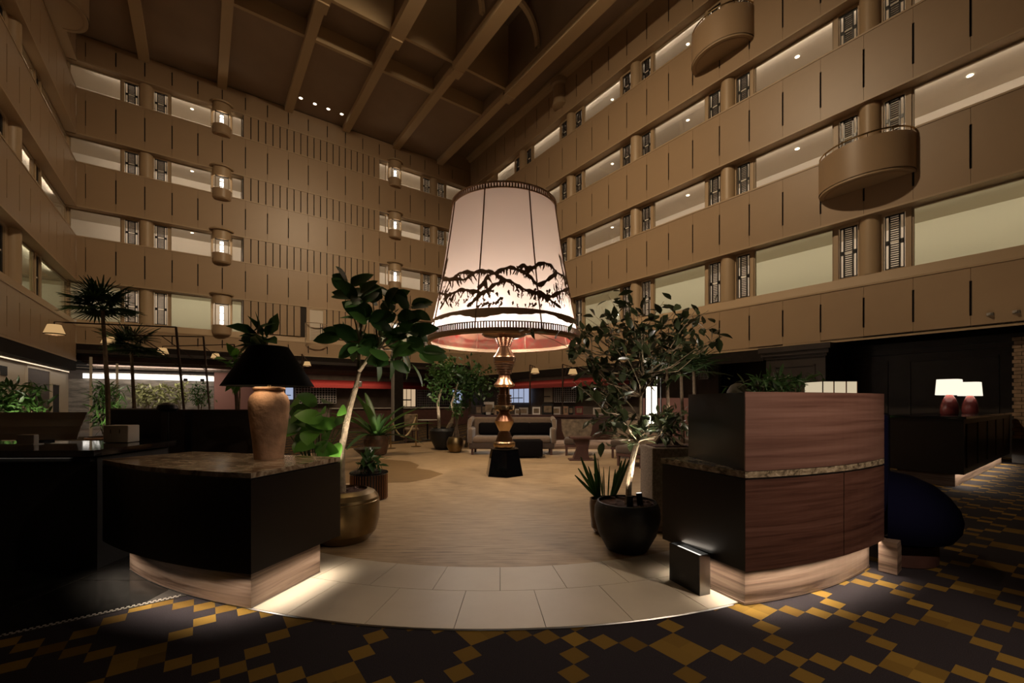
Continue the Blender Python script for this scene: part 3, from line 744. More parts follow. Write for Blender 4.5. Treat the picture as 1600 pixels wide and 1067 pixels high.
for r, z in ((.375, 0), (.275, .50), (.285, .512)):
    for i in range(k): t = 2*PI*i/k+PI/6+.15; pl.v.append((r*1.02*math.cos(t), r*1.02*math.sin(t), z))
pl.f += [list(range(k))[::-1], list(range(2*k, 3*k))]+[[j*k+i, j*k+(i+1) % k, j*k+k+(i+1) % k, j*k+k+i] for j in range(2) for i in range(k)]
pl.build('pedestal', 'black_gloss', lamp)
for i in range(6):
    t = 2*PI*i/6+.3
    MB().lathe([(.0, 2.70), (.05, 2.72), (.065, 2.78), (.04, 2.86), (0, 2.88)], 10, .22*math.cos(t), .22*math.sin(t)).build('bulb', 'glow_bulb', lamp, smooth=True)
    light('POINT', 'giant_lamp_bulb', (LX+1.08*math.cos(t), LY+1.08*math.sin(t), 2.78), 21, (1, .91, .85), size=.10)
for k in range(4): light('SPOT', 'giant_lamp_floor_fill', (LX+.55*math.cos(k*PI/2+.7), LY+.55*math.sin(k*PI/2+.7), 2.62), 75, (1, .80, .58), target=(LX+1.1*math.cos(k*PI/2+.7), LY+1.1*math.sin(k*PI/2+.7), 0), size=.12, spot=2.3, blend=.8)  # extra spots added inside the shade to brighten the lounge floor
light('POINT', 'giant_lamp_upper_bulb', (LX, LY, 3.3), 7, (1, .80, .66), size=.15)
light('SPOT', 'giant_lamp_ceiling_fill', (LX, LY, 4.3), 1100, WARM, target=(LX, LY, 12), size=.2, spot=1.5, blend=.5)  # extra spot added in the shade, aimed up to brighten the ceiling

# ------------------------------------------------------------------ left console
def arc_pts(p, q, sag, n=14):
    p, q = Vector(p), Vector(q); d = q-p; nrm = Vector((d.y, -d.x)).normalized(); o = []
    for i in range(n+1):
        f = i/n; o.append(tuple(p+d*f+nrm*(sag*4*f*(1-f))))
    return o
def shift_in(poly, k):                                  # shrink an outline towards its centre
    c = Vector((sum(p[0] for p in poly)/len(poly), sum(p[1] for p in poly)/len(poly)))
    return [tuple(c+(Vector(p)-c)*k) for p in poly]
Nl, Rl, Bl, Ll = (-1.715, 2.86), (-1.46, 3.70), (-3.0, 4.12), (-3.34, 3.55)
con = thing('console', 'dark console with curved front, marble top and lit stone plinth at the left', 'console', (-2.4, 3.5, .006))
def loc_(poly, o=(-2.4, 3.5)): return [(x-o[0], y-o[1]) for x, y in poly]
top = arc_pts(Ll, Nl, .09)+[Rl, Bl]
MB().prism(loc_(top), .26, .882).build('body', 'espresso', con)
MB().prism(loc_(shift_in(top, .985)), .882, .892).build('reveal', 'black', con)
MB().prism(loc_(top), .892, .926).build('top_slab', 'marble', con)
pq = arc_pts((-3.18, 3.62), (-1.76, 2.935), .07)+[(-1.57, 3.56), (-2.9, 3.95)]
MB().prism(loc_(pq), 0, .262).build('plinth', 'plinth_stone', con)
MB().prism(loc_(shift_in(pq, 1.006)), 0, .006).build('plinth_strip', 'steel', con)
def strip(name, p, q, z, power, width=.03, tilt=(0, 0)):
    p, q = Vector((*p, z)), Vector((*q, z)); o = light('AREA', name, (p+q)/2, power, NEUT, size=(q-p).length, size_y=width, spread=1.9)
    o.rotation_euler = (0, 0, math.atan2(q.y-p.y, q.x-p.x)); return o
strip('console_strip_light', (-1.66, 2.93), (-1.48, 3.60), .258, 2.2)
ap = arc_pts((-3.25, 3.57), (-1.75, 2.86), .17, 5)
for i in range(5): strip('console_strip_light', ap[i], ap[i+1], .258, 1.3)
# jar lamp on it
jl = thing('jar_lamp', 'tall terracotta jar lamp with wide black cone shade on the left console', 'lamp', (-2.02, 3.62, .932))
jar = MB().lathe([(.108, 0), (.112, .02), (.124, .15), (.142, .30), (.153, .42), (.153, .47), (.140, .515), (.118, .54), (.110, .55), (.110, .565), (.122, .575), (.122, .588), (.10, .592)], 32).build('jar', 'terracotta', jl, smooth=True)
MB().lathe([(.015, .59), (.015, .66)], 10).build('socket', 'brass_bright', jl)
sh = MB().lathe([(.340, .60), (.345, .598), (.148, .925), (.143, .927), (.140, .92), (.330, .603), (.340, .60)], 48, cap=False).build('shade', 'lamp_black', jl, smooth=True)
for k in range(3): light('POINT', 'jar_lamp_bulb', (-2.02+.20*math.cos(2.1*k-1.57), 3.62+.20*math.sin(2.1*k-1.57), .932+.70), 3.0, WARM, size=.03)

# ------------------------------------------------------------------ right cabinet
cab = thing('reception_cabinet', 'tall walnut cabinet with curved front, stone band and lit plinth at the right', 'cabinet', (2.2, 3.6, .006))
def lc(poly): return [(x-2.2, y-3.6) for x, y in poly]
Nr, Rr = (1.555, 2.90), (3.07, 3.59)
frontc = arc_pts(Nr, Rr, .09, 16)
low = frontc+[(2.85, 4.15), (1.24, 3.62)]
MB().prism(lc(shift_in(low, .985)), .262, .880).build('body', 'espresso', cab)
# the left flank and the two curved doors
MB().prism(lc([Nr, (1.245, 3.60), (1.262, 3.606), (1.575, 2.918)][::-1]), .262, .880).build('side_panel', 'espresso', cab)
ins = [(x+.012*.4, y+.012) for x, y in frontc]
for i0, i1 in ((0, 9), (9, 16)):
    seg = frontc[i0:i1+1]; bk = ins[i0:i1+1]
    if i0: seg = [((seg[0][0]*.92+seg[1][0]*.08), (seg[0][1]*.92+seg[1][1]*.08))]+seg[1:]
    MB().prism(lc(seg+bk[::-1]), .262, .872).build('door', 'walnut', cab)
MB().prism(lc(shift_in(low, 1.002)), .886, .928).build('stone_band', 'marble_edge', cab)
up = frontc+[(2.95, 3.95), (1.50, 3.74)]
MB().prism(lc(shift_in(up, .985)), .928, 1.458).build('upper_body', 'espresso', cab)
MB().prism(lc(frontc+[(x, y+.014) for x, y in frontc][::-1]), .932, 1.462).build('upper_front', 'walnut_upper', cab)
plr = arc_pts((1.60, 2.99), (3.02, 3.68), .085, 16)+[(2.7, 4.05), (1.36, 3.52)]
MB().prism(lc(plr), 0, .262).build('plinth', 'plinth_stone', cab)
MB().prism(lc(shift_in(plr, 1.012)), 0, .018).build('plinth_foot', 'plinth_stone', cab)
fp = arc_pts((1.575, 2.925), (3.055, 3.615), .085, 5)
for i in range(5): strip('cabinet_strip_light', fp[i], fp[i+1], .258, 1.5)
strip('cabinet_strip_light', (1.54, 2.98), (1.30, 3.52), .258, 2.2)
# the uplight box at its corner
ub = thing('uplight_box', 'flat black metal uplight box with glowing slot beside the walnut cabinet', 'floor light', (1.335, 3.285, .006), math.radians(-69))
MB().box(-.155, .155, -.048, -.040, 0, .29).box(-.155, .155, .040, .048, 0, .29).box(-.155, -.147, -.04, .04, 0, .29).build('body', 'black', ub)
MB().box(.147, .158, -.048, .048, 0, .29).build('end_plate', 'steel', ub)
MB().box(-.147, .147, -.04, .04, .0, .262).build('diffuser', 'glow_slot', ub)
light('AREA', 'uplight_box_light', (1.335, 3.285, .31), .35, NEUT, target=(1.40, 3.3, 1), size=.25, size_y=.06)
# round navy bench on the cabinet's right flank
be = thing('bench', 'round navy velvet bench with straight back against the walnut cabinet', 'bench', (3.44, 3.97, .006))
A0, A1 = math.radians(-132), math.radians(48)
bm_ = MB(); prof = [(.0, .17), (.36, .19), (.42, .21), (.468, .29), (.48, .38), (.46, .47), (.40, .57), (.30, .665), (.16, .735), (0, .765)]
bm_.lathe(prof, 30, 0, 0, A0, A1, cap=False); bm_.build('seat', 'navy', be, smooth=True)
bk = rbox('backrest', (.85, .075, 1.02), (-.028, .025, .775), 'navy', be, bev=.03, rz=math.radians(48))
MB().lathe([(.0, 0), (.33, 0), (.33, .17), (0, .17)], 24, 0, 0, A0, A1, cap=False).build('base', 'wine_wood', be, smooth=True)
MB().prism([(x-3.44, y-3.97) for x, y in ((3.03, 3.60), (3.10, 3.50), (3.24, 3.62), (3.16, 3.74))], 0, .255).build('base_block', 'plinth_stone', be)

# ------------------------------------------------------------------ foliage helpers
def leaf_mesh(name, m, wid=.42, fold=.10, droop=.18, n=5, point=1.0):
    """a leaf one unit long along +y, with a folded midrib and a drooping tip"""
    vs, fs = [], []
    for i in range(n+1):
        f = i/n; w = wid/2*math.sin(PI*min(1, f**.85))**point if 0 < i < n else .012
        z = -droop*f*f
        vs += [(-w, f, z+fold*w*2), (0, f, z), (w, f, z+fold*w*2)]
    for i in range(n):
        q = 3*i; fs += [(q, q+1, q+4, q+3), (q+1, q+2, q+5, q+4)]
    me = bpy.data.meshes.new(name); me.from_pydata(vs, [], fs); me.materials.append(MAT[m])
    for p in me.polygons: p.use_smooth = True
    return me
def leaf_matrix(base, d, up, L):
    d = Vector(d).normalized(); x = d.cross(Vector(up)); x = x.normalized() if x.length > 1e-4 else Vector((1, 0, 0)); z = x.cross(d)
    return Matrix(((x.x*L, d.x*L, z.x*L, base[0]), (x.y*L, d.y*L, z.y*L, base[1]), (x.z*L, d.z*L, z.z*L, base[2]), (0, 0, 0, 1)))
def put_leaf(me, parent, base, d, up, L, name='leaf'):
    o = bpy.data.objects.new(name, me); o.parent = parent; o.matrix_local = leaf_matrix(base, d, up, L); COL.objects.link(o); return o
def join_leaves(me, mats, name, m, parent=None, loc=(0, 0, 0)):
    b = MB(); vs = [Vector(v.co) for v in me.vertices]; fs = [list(p.vertices) for p in me.polygons]
    for M_ in mats: b.add([M_ @ v for v in vs], fs)
    o = bpy.data.meshes.new(name); o.from_pydata(b.v, [], b.f); o.materials.append(MAT[m])
    for p in o.polygons: p.use_smooth = True
    return stuff(inst(name, o, parent, loc))
def rdir(r, up=0): return Vector((r.gauss(0, 1), r.gauss(0, 1), r.gauss(0, 1)+up)).normalized()
def mulch(parent, r, z, n=60, seed=1):
    MB().lathe([(0, z), (r, z)], 24, cap=False).build('soil', 'mulch', parent)
    q = random.Random(seed); m = MB()
    for _ in range(n):
        t, rr = q.uniform(0, 2*PI), r*math.sqrt(q.random())*.95; L = q.uniform(.02, .045); a = q.uniform(0, PI)
        x, y = rr*math.cos(t), rr*math.sin(t); dx, dy = L*math.cos(a), L*math.sin(a); zz = z+q.uniform(.004, .02)
        m.add([(x-dx-dy*.3, y-dy+dx*.3, zz), (x+dx-dy*.3, y+dy+dx*.3, zz+q.uniform(-.006, .012)), (x+dx+dy*.3, y+dy-dx*.3, zz), (x-dx+dy*.3, y-dy-dx*.3, zz+q.uniform(0, .01))], [(0, 1, 2, 3)])
    stuff(m.build('bark_chips', 'mulch', parent))

# ------------------------------------------------------------------ camellia in the black pot (right)
PX, PY = 1.09, 4.13
pot = thing('black_pot', 'large matt black tapered pot holding the camellia tree', 'pot', (PX, PY, .006))
MB().lathe([(.16, 0), (.19, .01), (.27, .16), (.305, .30), (.30, .40), (.275, .455), (.262, .458), (.262, .42), (.29, .36), (.0, .36)], 40, cap=False).build('body', 'pot_black', pot, smooth=True)
mulch(pot, .27, .425, 70)
cam_t = thing('camellia_tree', 'slender branching camellia tree with small glossy leaves in the black pot', 'tree', (PX, PY, .43))
def rel(px, py, d, o): return P(px, py, d)-Vector(o)
o_ = (PX, PY, .43)
trunk = [rel(981, 785, 4.10, o_), rel(983, 755, 4.08, o_), rel(989, 715, 4.06, o_), rel(996, 690, 4.05, o_), rel(1000, 655, 4.06, o_), rel(1001, 620, 4.08, o_), rel(1005, 590, 4.10, o_), rel(1004, 560, 4.1, o_)]
trunk[0].z = -.03
MB().tube(trunk, [.030, .026, .024, .022, .018, .014, .012, .010], 8).build('trunk', 'bark', cam_t, smooth=True)
rr = random.Random(11)
lf_c = leaf_mesh('leaf', 'leaf_camellia', .52, .12, .15, 4)
anch = trunk[3:]
lobes = [((930, 500), (46, 38), 14), ((985, 500), (50, 44), 14), ((1050, 500), (48, 44), 13), ((1090, 480), (34, 28), 6), ((900, 545), (28, 28), 5), ((925, 600), (50, 30), 11), ((960, 630), (40, 24), 6), ((1040, 660), (32, 24), 6), ((1020, 560), (40, 30), 6), ((945, 670), (34, 18), 3), ((1105, 520), (26, 20), 3)]
leaves = 0; extra = []
for (lx, ly), (sx, sy), nb in lobes:
    for _ in range(nb):
        px, py = lx+rr.gauss(0, .55)*sx, ly+rr.gauss(0, .55)*sy; d = 4.08+rr.gauss(0, .28)
        tip = rel(px, py, d, o_)
        st = min(anch, key=lambda q: abs((q.z+.35)-tip.z)+.3*(q-tip).length)
        if st.z > tip.z: st = anch[0] if tip.z > anch[0].z else trunk[2]
        mid = st.lerp(tip, .5)+Vector((rr.gauss(0, .05), rr.gauss(0, .05), rr.gauss(0, .05)-.05*(1 if tip.z > st.z else -1)))
        pts = [st, st.lerp(mid, .5)+Vector((0, 0, .01)), mid, mid.lerp(tip, .5)+Vector((0, 0, .015)), tip]
        MB().tube(pts, [.0075, .006, .005, .0035, .002], 4).build('branch', 'bark', cam_t)
        for k in range(rr.randint(7, 9)):
            f = rr.uniform(.45, 1.0) if k else 1.0; i = min(3, int(f*4)); base = pts[i].lerp(pts[i+1], f*4-i)
            base = base+Vector((rr.gauss(0, .03), rr.gauss(0, .03), rr.gauss(0, .03)))
            dd = rdir(rr, .25); L = rr.uniform(.095, .145)
            if leaves < 300: put_leaf(lf_c, cam_t, base, dd, (rr.gauss(0, .4), rr.gauss(0, .4), 1), L); leaves += 1
            else: extra.append(leaf_matrix(base, dd, (rr.gauss(0, .4), rr.gauss(0, .4), 1), L))
if extra: join_leaves(lf_c, extra, 'foliage', 'leaf_camellia', cam_t)
ul = thing('uplight', 'small black cylinder uplight tilted in the black pot', 'spotlight', (PX+.10, PY-.10, .435))
MB().tube([(0, 0, 0), (-.012, .012, .12)], [.028, .028], 14).build('housing', 'black', ul, smooth=True)
MB().tube([(-.012, .012, .1205), (-.0122, .0122, .1225)], [.025, .025], 14).build('lens', 'glow_slot', ul)
light('SPOT', 'camellia_uplight', (PX+.09, PY-.13, .60), 60, NEUT, target=P(994, 600, 4.1), size=.02, spot=1.25, blend=.7)
light('SPOT', 'camellia_uplight_low', (PX-.12, PY-.14, .50), 14, NEUT, target=P(990, 715, 4.06), size=.02, spot=.9, blend=.7)
ul2 = thing('uplight', 'small black cylinder uplight at the foot of the camellia trunk', 'spotlight', (PX-.01, PY-.14, .435))
MB().tube([(0, 0, 0), (0, .008, .10)], [.03, .03], 14).build('housing', 'black', ul2, smooth=True)
# snake plant behind the pot
sp = thing('snake_plant', 'dark upright snake plant beside the black pot', 'plant', (1.0, 4.66, .006))
MB().lathe([(.11, 0), (.15, .06), (.17, .30), (.165, .36), (.15, .36), (.15, .33), (0, .33)], 24, cap=False).build('pot', 'pot_brown', sp, smooth=True)
lf_s = leaf_mesh('leaf', 'leaf_dark', .085, .3, -.04, 6, .5)
for k in range(20):
    t = rr.uniform(0, 2*PI); q = rr.uniform(.05, .42); d = Vector((math.cos(t)*q, math.sin(t)*q, 1))
    put_leaf(lf_s, sp, (.07*math.cos(t), .07*math.sin(t), .33), d, (math.cos(t+1.5), math.sin(t+1.5), 0), rr.uniform(.30, .52))
for q in ((-.75, -.25, .75), (-.55, .1, .8)): put_leaf(lf_s, sp, (-.05, 0, .33), q, (0, 1, .3), .42)

# ------------------------------------------------------------------ rubber tree in the brass pot (left)
QX, QY = -1.70, 4.40
bp = thing('brass_pot', 'large rounded brass pot behind the left console', 'pot', (QX, QY, .006))
MB().lathe([(.18, 0), (.24, .012), (.315, .10), (.345, .22), (.345, .38), (.335, .44), (.30, .485), (.245, .51), (.225, .515), (.225, .49), (.27, .46), (0, .46)], 48, cap=False).build('body', 'brass', bp, smooth=True)
MB().lathe([(.342, .405), (.346, .41), (.342, .415)], 48, cap=False).build('shoulder_ring', 'brass_bright', bp, smooth=True)
mulch(bp, .24, .485, 50, 4)
rt = thing('rubber_tree', 'tall rubber tree with big oval leaves on a pale trunk in the brass pot', 'tree', (QX, QY, .48))
o_ = (QX, QY, .48); D = 4.38
tk = [rel(536, 765, D, o_), rel(534, 735, D, o_), rel(534, 700, D, o_), rel(541, 660, D, o_), rel(548, 630, D, o_), rel(556, 605, D, o_), rel(561, 580, D, o_), rel(575, 560, D, o_), rel(592, 545, D, o_)]
tk[0].z = -.03
MB().tube(tk, [.034, .033, .033, .034, .030, .026, .022, .020, .016], 10).build('trunk', 'bark', rt, smooth=True)
MB().tube([rel(560, 582, D, o_), rel(561, 545, D+.1, o_), rel(565, 500, D+.15, o_), rel(570, 470, D+.1, o_)], [.020, .016, .013, .009], 7).build('branch', 'bark_dark', rt, smooth=True)
lf_r = leaf_mesh('leaf', 'leaf_dark', .58, .10, .16, 6, .7)
lf_r2 = leaf_mesh('leaf', 'leaf_mid', .58, .10, .16, 6, .7)
rr = random.Random(5)
clus = [((560, 470), 9), ((545, 450), 6), ((600, 470), 9), ((620, 500), 9), ((575, 500), 8), ((600, 530), 8), ((560, 540), 7), ((640, 520), 8), ((535, 525), 4), ((655, 545), 5), ((610, 560), 5), ((580, 450), 4), ((640, 480), 4)]
for (cx_, cy_), nl in clus:
    c = rel(cx_, cy_, D+rr.gauss(0, .14), o_)
    st = tk[-1] if cx_ > 575 else rel(562, 535, D+.1, o_)
    MB().tube([st, st.lerp(c, .5)+Vector((0, 0, -.02)), c], [.011, .008, .005], 5).build('branch', 'bark', rt)
    for k in range(nl+2):
        t = k*2.4+rr.random(); dd = Vector((math.cos(t), .6*math.sin(t), rr.uniform(-.6, .8)))
        put_leaf(lf_r if rr.random() < .5 else lf_r2, rt, c+dd*.02+Vector((0, 0, rr.gauss(0, .03))), dd, (rr.gauss(0, .5), -.9+rr.gauss(0, .6), .55), rr.uniform(.19, .28))
for (px, py, q) in ((640, 565, (.5, -.2, -.9)), (622, 575, (.2, -.2, -1)), (655, 590, (.55, -.1, -.8)), (600, 580, (.3, -.3, -.9)), (640, 575, (.3, .2, -1))):
    put_leaf(lf_r2, rt, rel(px-12, py-22, D-.05, o_), q, (1, 0, .3), .26)
light('SPOT', 'rubber_tree_uplight', (QX-.06, QY-.22, .62), 20, NEUT, target=P(545, 640, 4.40), size=.02, spot=.8, blend=.7)
light('SPOT', 'rubber_tree_uplight_high', (QX+.12, QY-.19, .60), 110, NEUT, target=P(590, 510, 4.38), size=.03, spot=1.0, blend=.8)
# broad-leaved plant filling the gap between jar and trunk
fp_ = thing('fig_plant', 'low fig plant with bright green broad leaves between the jar lamp and the pale trunk', 'plant', (-2.05, 4.55, .006))
MB().lathe([(.15, 0), (.19, .02), (.21, .30), (.20, .34), (.18, .34), (.18, .31), (0, .31)], 24, cap=False).build('pot', 'pot_black', fp_, smooth=True)
lf_b = leaf_mesh('leaf', 'leaf_bright', .66, .08, .22, 6, .7); lf_b2 = leaf_mesh('leaf', 'leaf_mid', .60, .08, .22, 6, .7)
o_ = (-2.05, 4.55, .006)
for (px, py, L) in ((470, 655, .20), (500, 645, .19), (515, 668, .20), (488, 672, .22), (505, 688, .20), (462, 680, .18), (520, 650, .16), (478, 640, .17), (456, 660, .18), (498, 660, .2), (515, 628, .16), (512, 690, .16), (480, 690, .2), (465, 640, .16), (530, 640, .15), (508, 700, .17), (452, 645, .2), (450, 675, .2), (462, 695, .2), (495, 700, .2), (485, 650, .22), (470, 668, .22), (505, 655, .2), (525, 665, .2), (520, 695, .2), (496, 632, .18), (540, 655, .16), (455, 632, .18)):
    d = 4.42+rr.gauss(0, .08); c = rel(px, py, d, o_)
    MB().tube([(rr.gauss(0, .03), 0, .31), (c.x*.5, c.y*.4, .31+(c.z-.31)*.7), tuple(c)], [.007, .005, .003], 4).build('stem', 'leaf_mid', fp_)
    dd = Vector((rr.gauss(0, .8), -.6+rr.gauss(0, .3), rr.uniform(-.5, .3)))
    put_leaf(lf_b if rr.random() < .6 else lf_b2, fp_, c, dd, (rr.gauss(0, .3), -.9, .5), L*1.25)
light('SPOT', 'fig_uplight', (-1.95, 4.40, .50), 24, NEUT, target=P(490, 660, 4.45), size=.03, spot=1.2, blend=.8)

# ------------------------------------------------------------------ ground storey: left wall with doors
def on_wall(wall, s, n, z): return wall.matrix_world @ Vector((s, n, z))
lw = struct(MB().box(2, BB+.4, .30, .45, 0, 2.72).build('wall_left_ground', 'cream_wall')); lw.matrix_world = wl.matrix_world.copy()
MB().box(2, BB, .0, .46, 2.72, 3.1).build('fascia', 'fascia', lw)
MB().box(2, BB, .20, .30, 2.62, 2.72).build('cove', 'cream_wall', lw)
for k, (p0, p1, z1, m) in enumerate(((-40, 19, 2.2, 'black_matte'), (61, 93, 2.5, 'brown_door'), (97, 107, 2.05, 'black_matte'))):
    s0, s1 = bl(p0), bl(p1)
    d = struct(MB().box(s0, s1, .26, .30, 0, z1).build('door_%d' % (k+2), m)); d.matrix_world = wl.matrix_world.copy()
    MB().box(s0-.06, s0, .24, .30, 0, z1+.06).box(s1, s1+.06, .24, .30, 0, z1+.06).box(s0, s1, .24, .30, z1, z1+.06).build('door_frame', 'cream_wall', d)
s0, s1 = bl(36), bl(55)
MB().box(s0, s1, .285, .30, .3, 2.05).build('wall_panel', 'cream_wall', lw); MB().box(bl(22), bl(34), .28, .30, 2.15, 2.42).build('vent', 'black_matte', lw)
o = light('AREA', 'cove_light', on_wall(wl, 20, .16, 2.66), 14, NEUT, size=11, size_y=.08); o.rotation_euler = (0, 0, TH+PI/2)
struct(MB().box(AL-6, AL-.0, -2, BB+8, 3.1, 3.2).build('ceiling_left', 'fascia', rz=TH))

# ------------------------------------------------------------------ conservatory and restaurant under the far wall
rf = struct(MB().box(-9, AR+9, BB-1.2, 34, -.02, .004).build('floor_restaurant', 'floor_brown', rz=TH))
BW = 31.5
wbg = struct(MB().box(-9, AR+9, BW, BW+.2, 0, 4).build('wall_back_ground', 'restaurant_wall', rz=TH))
struct(MB().box(-9, AR+9, BB-.05, BW, 3.45, 3.6).build('ceiling_restaurant', 'darkwood', rz=TH))
fa = struct(MB().box(AL, AR, BB-.02, BB+.25, 3.42, 3.85).build('trim_3', 'fascia', rz=TH))
for k in range(6): MB().box(AL-3, AR+3, BB+.5+k*.75, BB+.66+k*.75, 3.20-k*.02, 3.42).build('ceiling_slat', 'wine_wood', fa)
for k in range(6): MB().box(AL-3, AR+3, BB+.52+k*.75, BB+.64+k*.75, 3.18-k*.02, 3.20-k*.02).build('slat_edge', 'concrete', fa)
# long lit strip over a stone wall with shrubs
a0, a1 = a_on(132, BW), a_on(334, BW)
st = struct(MB().box(a0-2, a1, BW-.12, BW-.0, 0, 2.6).build('wall_stone', 'stone_clad', rz=TH))
q = W((a0+a1)/2, BW-.5, 2.74)
cs_ = thing('strip_light', 'long white strip light above the shrubs behind the left counter', 'light', q, TH)
L_ = (a1-a0)/2
MB().box(-L_, L_, .1, .28, -.11, .13).build('tube', 'glow_strip', cs_)
MB().box(-L_, L_, .08, .38, .13, .20).build('housing', 'steel', cs_)
for k in (L_*.52, L_*.80): MB().lathe([(.0, -.16), (.09, -.14), (.11, -.06), (.09, .0)], 12, k, .02).build('spot_head', 'black', cs_)
o = light('AREA', 'shrub_fill_light', W((a0+a1)/2, 27.6, 3.1), 130, NEUT, target=W((a0+a1)/2, 31, .9), size=2*L_, size_y=.2)  # unseen area light added in front of the shrubs to brighten them
pk = W(a1+.55, BW-1.2)
struct(MB().box(a1-.0, a1+5.0, BW-1.4, BW-.1, 0, 3.4).build('wall_rose', 'rose_wall', rz=TH))
rs = thing('wall_sconce', 'small lit wall sconce on the rose wall by the dark awning', 'lamp', P(562, 597, 23.5))
MB().lathe([(.10, -.25), (.13, .0), (.13, .02), (.10, .02)], 14).build('cup', 'grey_plate', rs); MB().lathe([(.0, .025), (.09, .025)], 14, cap=False).build('lens', 'glow_disc', rs)
# white glazing posts
for px, d, z1 in ((142, 15.5, 3.0), (183, 17.0, 2.9)):
    q = P(px, 628, d); struct(MB().box(-.035, .035, -.035, .035, 0, z1).build('trim_4' if px == 142 else 'trim_5', 'cream_wall', loc=(q.x, q.y, .004), rz=TH))
def blob_plant(name, label, px, pybase, py0, wpx, d, mats, n, L, seed, wid=.3, floor=True, cat='shrub', group=None, zb=0):
    r = random.Random(seed); top = P(px, py0, d); base = Vector((top.x, top.y, zb+.004)); t = thing(name, label, cat, base, 0, group)
    H_ = top.z-base.z; z0 = P(px, pybase, d).z-base.z; hw = wpx/F*d/2
    M_ = []
    for k in range(7):
        a = r.uniform(0, 2*PI); e = Vector((math.cos(a)*hw*r.uniform(.2, .8), math.sin(a)*hw*.6, r.uniform(max(.2, z0), H_*.95)))
        MB().tube([(r.gauss(0, .05), r.gauss(0, .05), 0), (e.x*.4, e.y*.4, e.z*.6), tuple(e)], [.022, .014, .006], 5).build('stem', 'bark_dark', t)
    for k in range(n):
        u = r.uniform(-1, 1); zz = max(.1, z0)+(H_-max(.1, z0))*r.random()
        x, y = r.gauss(0, .45)*hw, r.gauss(0, .3)*hw
        M_.append(leaf_matrix((x, y, zz), rdir(r, .1), (r.gauss(0, .5), r.gauss(0, .5), 1), L*r.uniform(.7, 1.2)))
    me = leaf_mesh('foliage', mats, wid, .1, .25, 3)
    join_leaves(me, M_, 'foliage', mats, t); return t
blob_plant('shrub', 'bushy pale yellow-green shrub under the strip light, left of the pair', 224, 632, 601, 34, 22.5, 'leaf_yellow', 260, .30, 21)
blob_plant('shrub', 'pale variegated shrub under the strip light, nearest its middle', 254, 636, 604, 34, 22.6, 'leaf_yellow', 260, .30, 22)
blob_plant('shrub', 'tall pale shrub standing right of the strip light middle', 283, 630, 599, 24, 22.8, 'leaf_yellow', 180, .28, 26)
blob_plant('shrub', 'dense green shrub at the right end of the strip light', 312, 632, 600, 32, 22.2, 'leaf_mid', 360, .20, 23)
bam = blob_plant('bamboo_clump', 'lit bamboo clump between the white post and the black screen', 168, 668, 600, 44, 11.5, 'leaf_mid', 420, .30, 24, wid=.13, cat='bamboo')
light('SPOT', 'bamboo_uplight', P(190, 668, 11.0), 60, NEUT, target=P(166, 630, 11.5), size=.05, spot=1.3, blend=.6)
mt = thing('woven_mat', 'scroll patterned woven basket at the foot of the bamboo clump', 'basket', (P(165, 628, 10.6).x, 10.6, .004))
MB().lathe([(.30, 0), (.36, .10), (.37, .55), (.33, .56), (.31, .12), (0, .10)], 24, cap=False).build('basket', 'brown_door', mt, smooth=True)
for k in range(6): MB().lathe([(.372, .10+k*.08), (.385, .125+k*.08), (.372, .15+k*.08)], 24, cap=False).build('band', 'terracotta', mt)
# slender palms before the conservatory
def fan_palm(label, px, pytop, d, n, L, seed, lean=0, frond=22):
    r = random.Random(seed); c = P(px, pytop, d); t = thing('fan_palm', label, 'palm', (c.x+lean, c.y, .004), 0)
    H_ = c.z-.004
    MB().tube([(0, 0, 0), (-lean*.3, 0, H_*.5), (-lean, 0, H_)], [.05, .04, .03], 7).build('trunk', 'bark_dark', t, smooth=True)
    me = leaf_mesh('blade', 'palm', .085, .3, .12, 4, .6)
    for k in range(n):
        a = 2*PI*k/n+r.uniform(-.2, .2); el = r.uniform(-.25, 1.2); dirv = Vector((math.cos(a)*math.cos(el), math.sin(a)*math.cos(el), math.sin(el)))
        st_ = Vector((-lean, 0, H_)); hub = st_+dirv*L*.35
        f = MB().tube([tuple(st_), tuple(hub)], [.010, .007], 4).build('frond', 'palm', t)
        side = dirv.cross(Vector((0, 0, 1))).normalized(); M_ = []
        for j in range(frond):
            g = (j/(frond-1)-.5)*3.6; dd = dirv*math.cos(g)+side*math.sin(g)
            M_.append(leaf_matrix(hub, dd+Vector((0, 0, -.1)), (0, 0, 1), L*r.uniform(.5, .75)))
        join_leaves(me, M_, 'blades', 'palm', f)
    return t
fan_palm('tall fan palm with a round dark crown above the hanging bell lamps', 160, 482, 8.6, 20, .66, 31, .15)
fan_palm('shorter fan palm behind the second bell lamp from the left', 205, 545, 10.5, 14, .75, 32, .1)
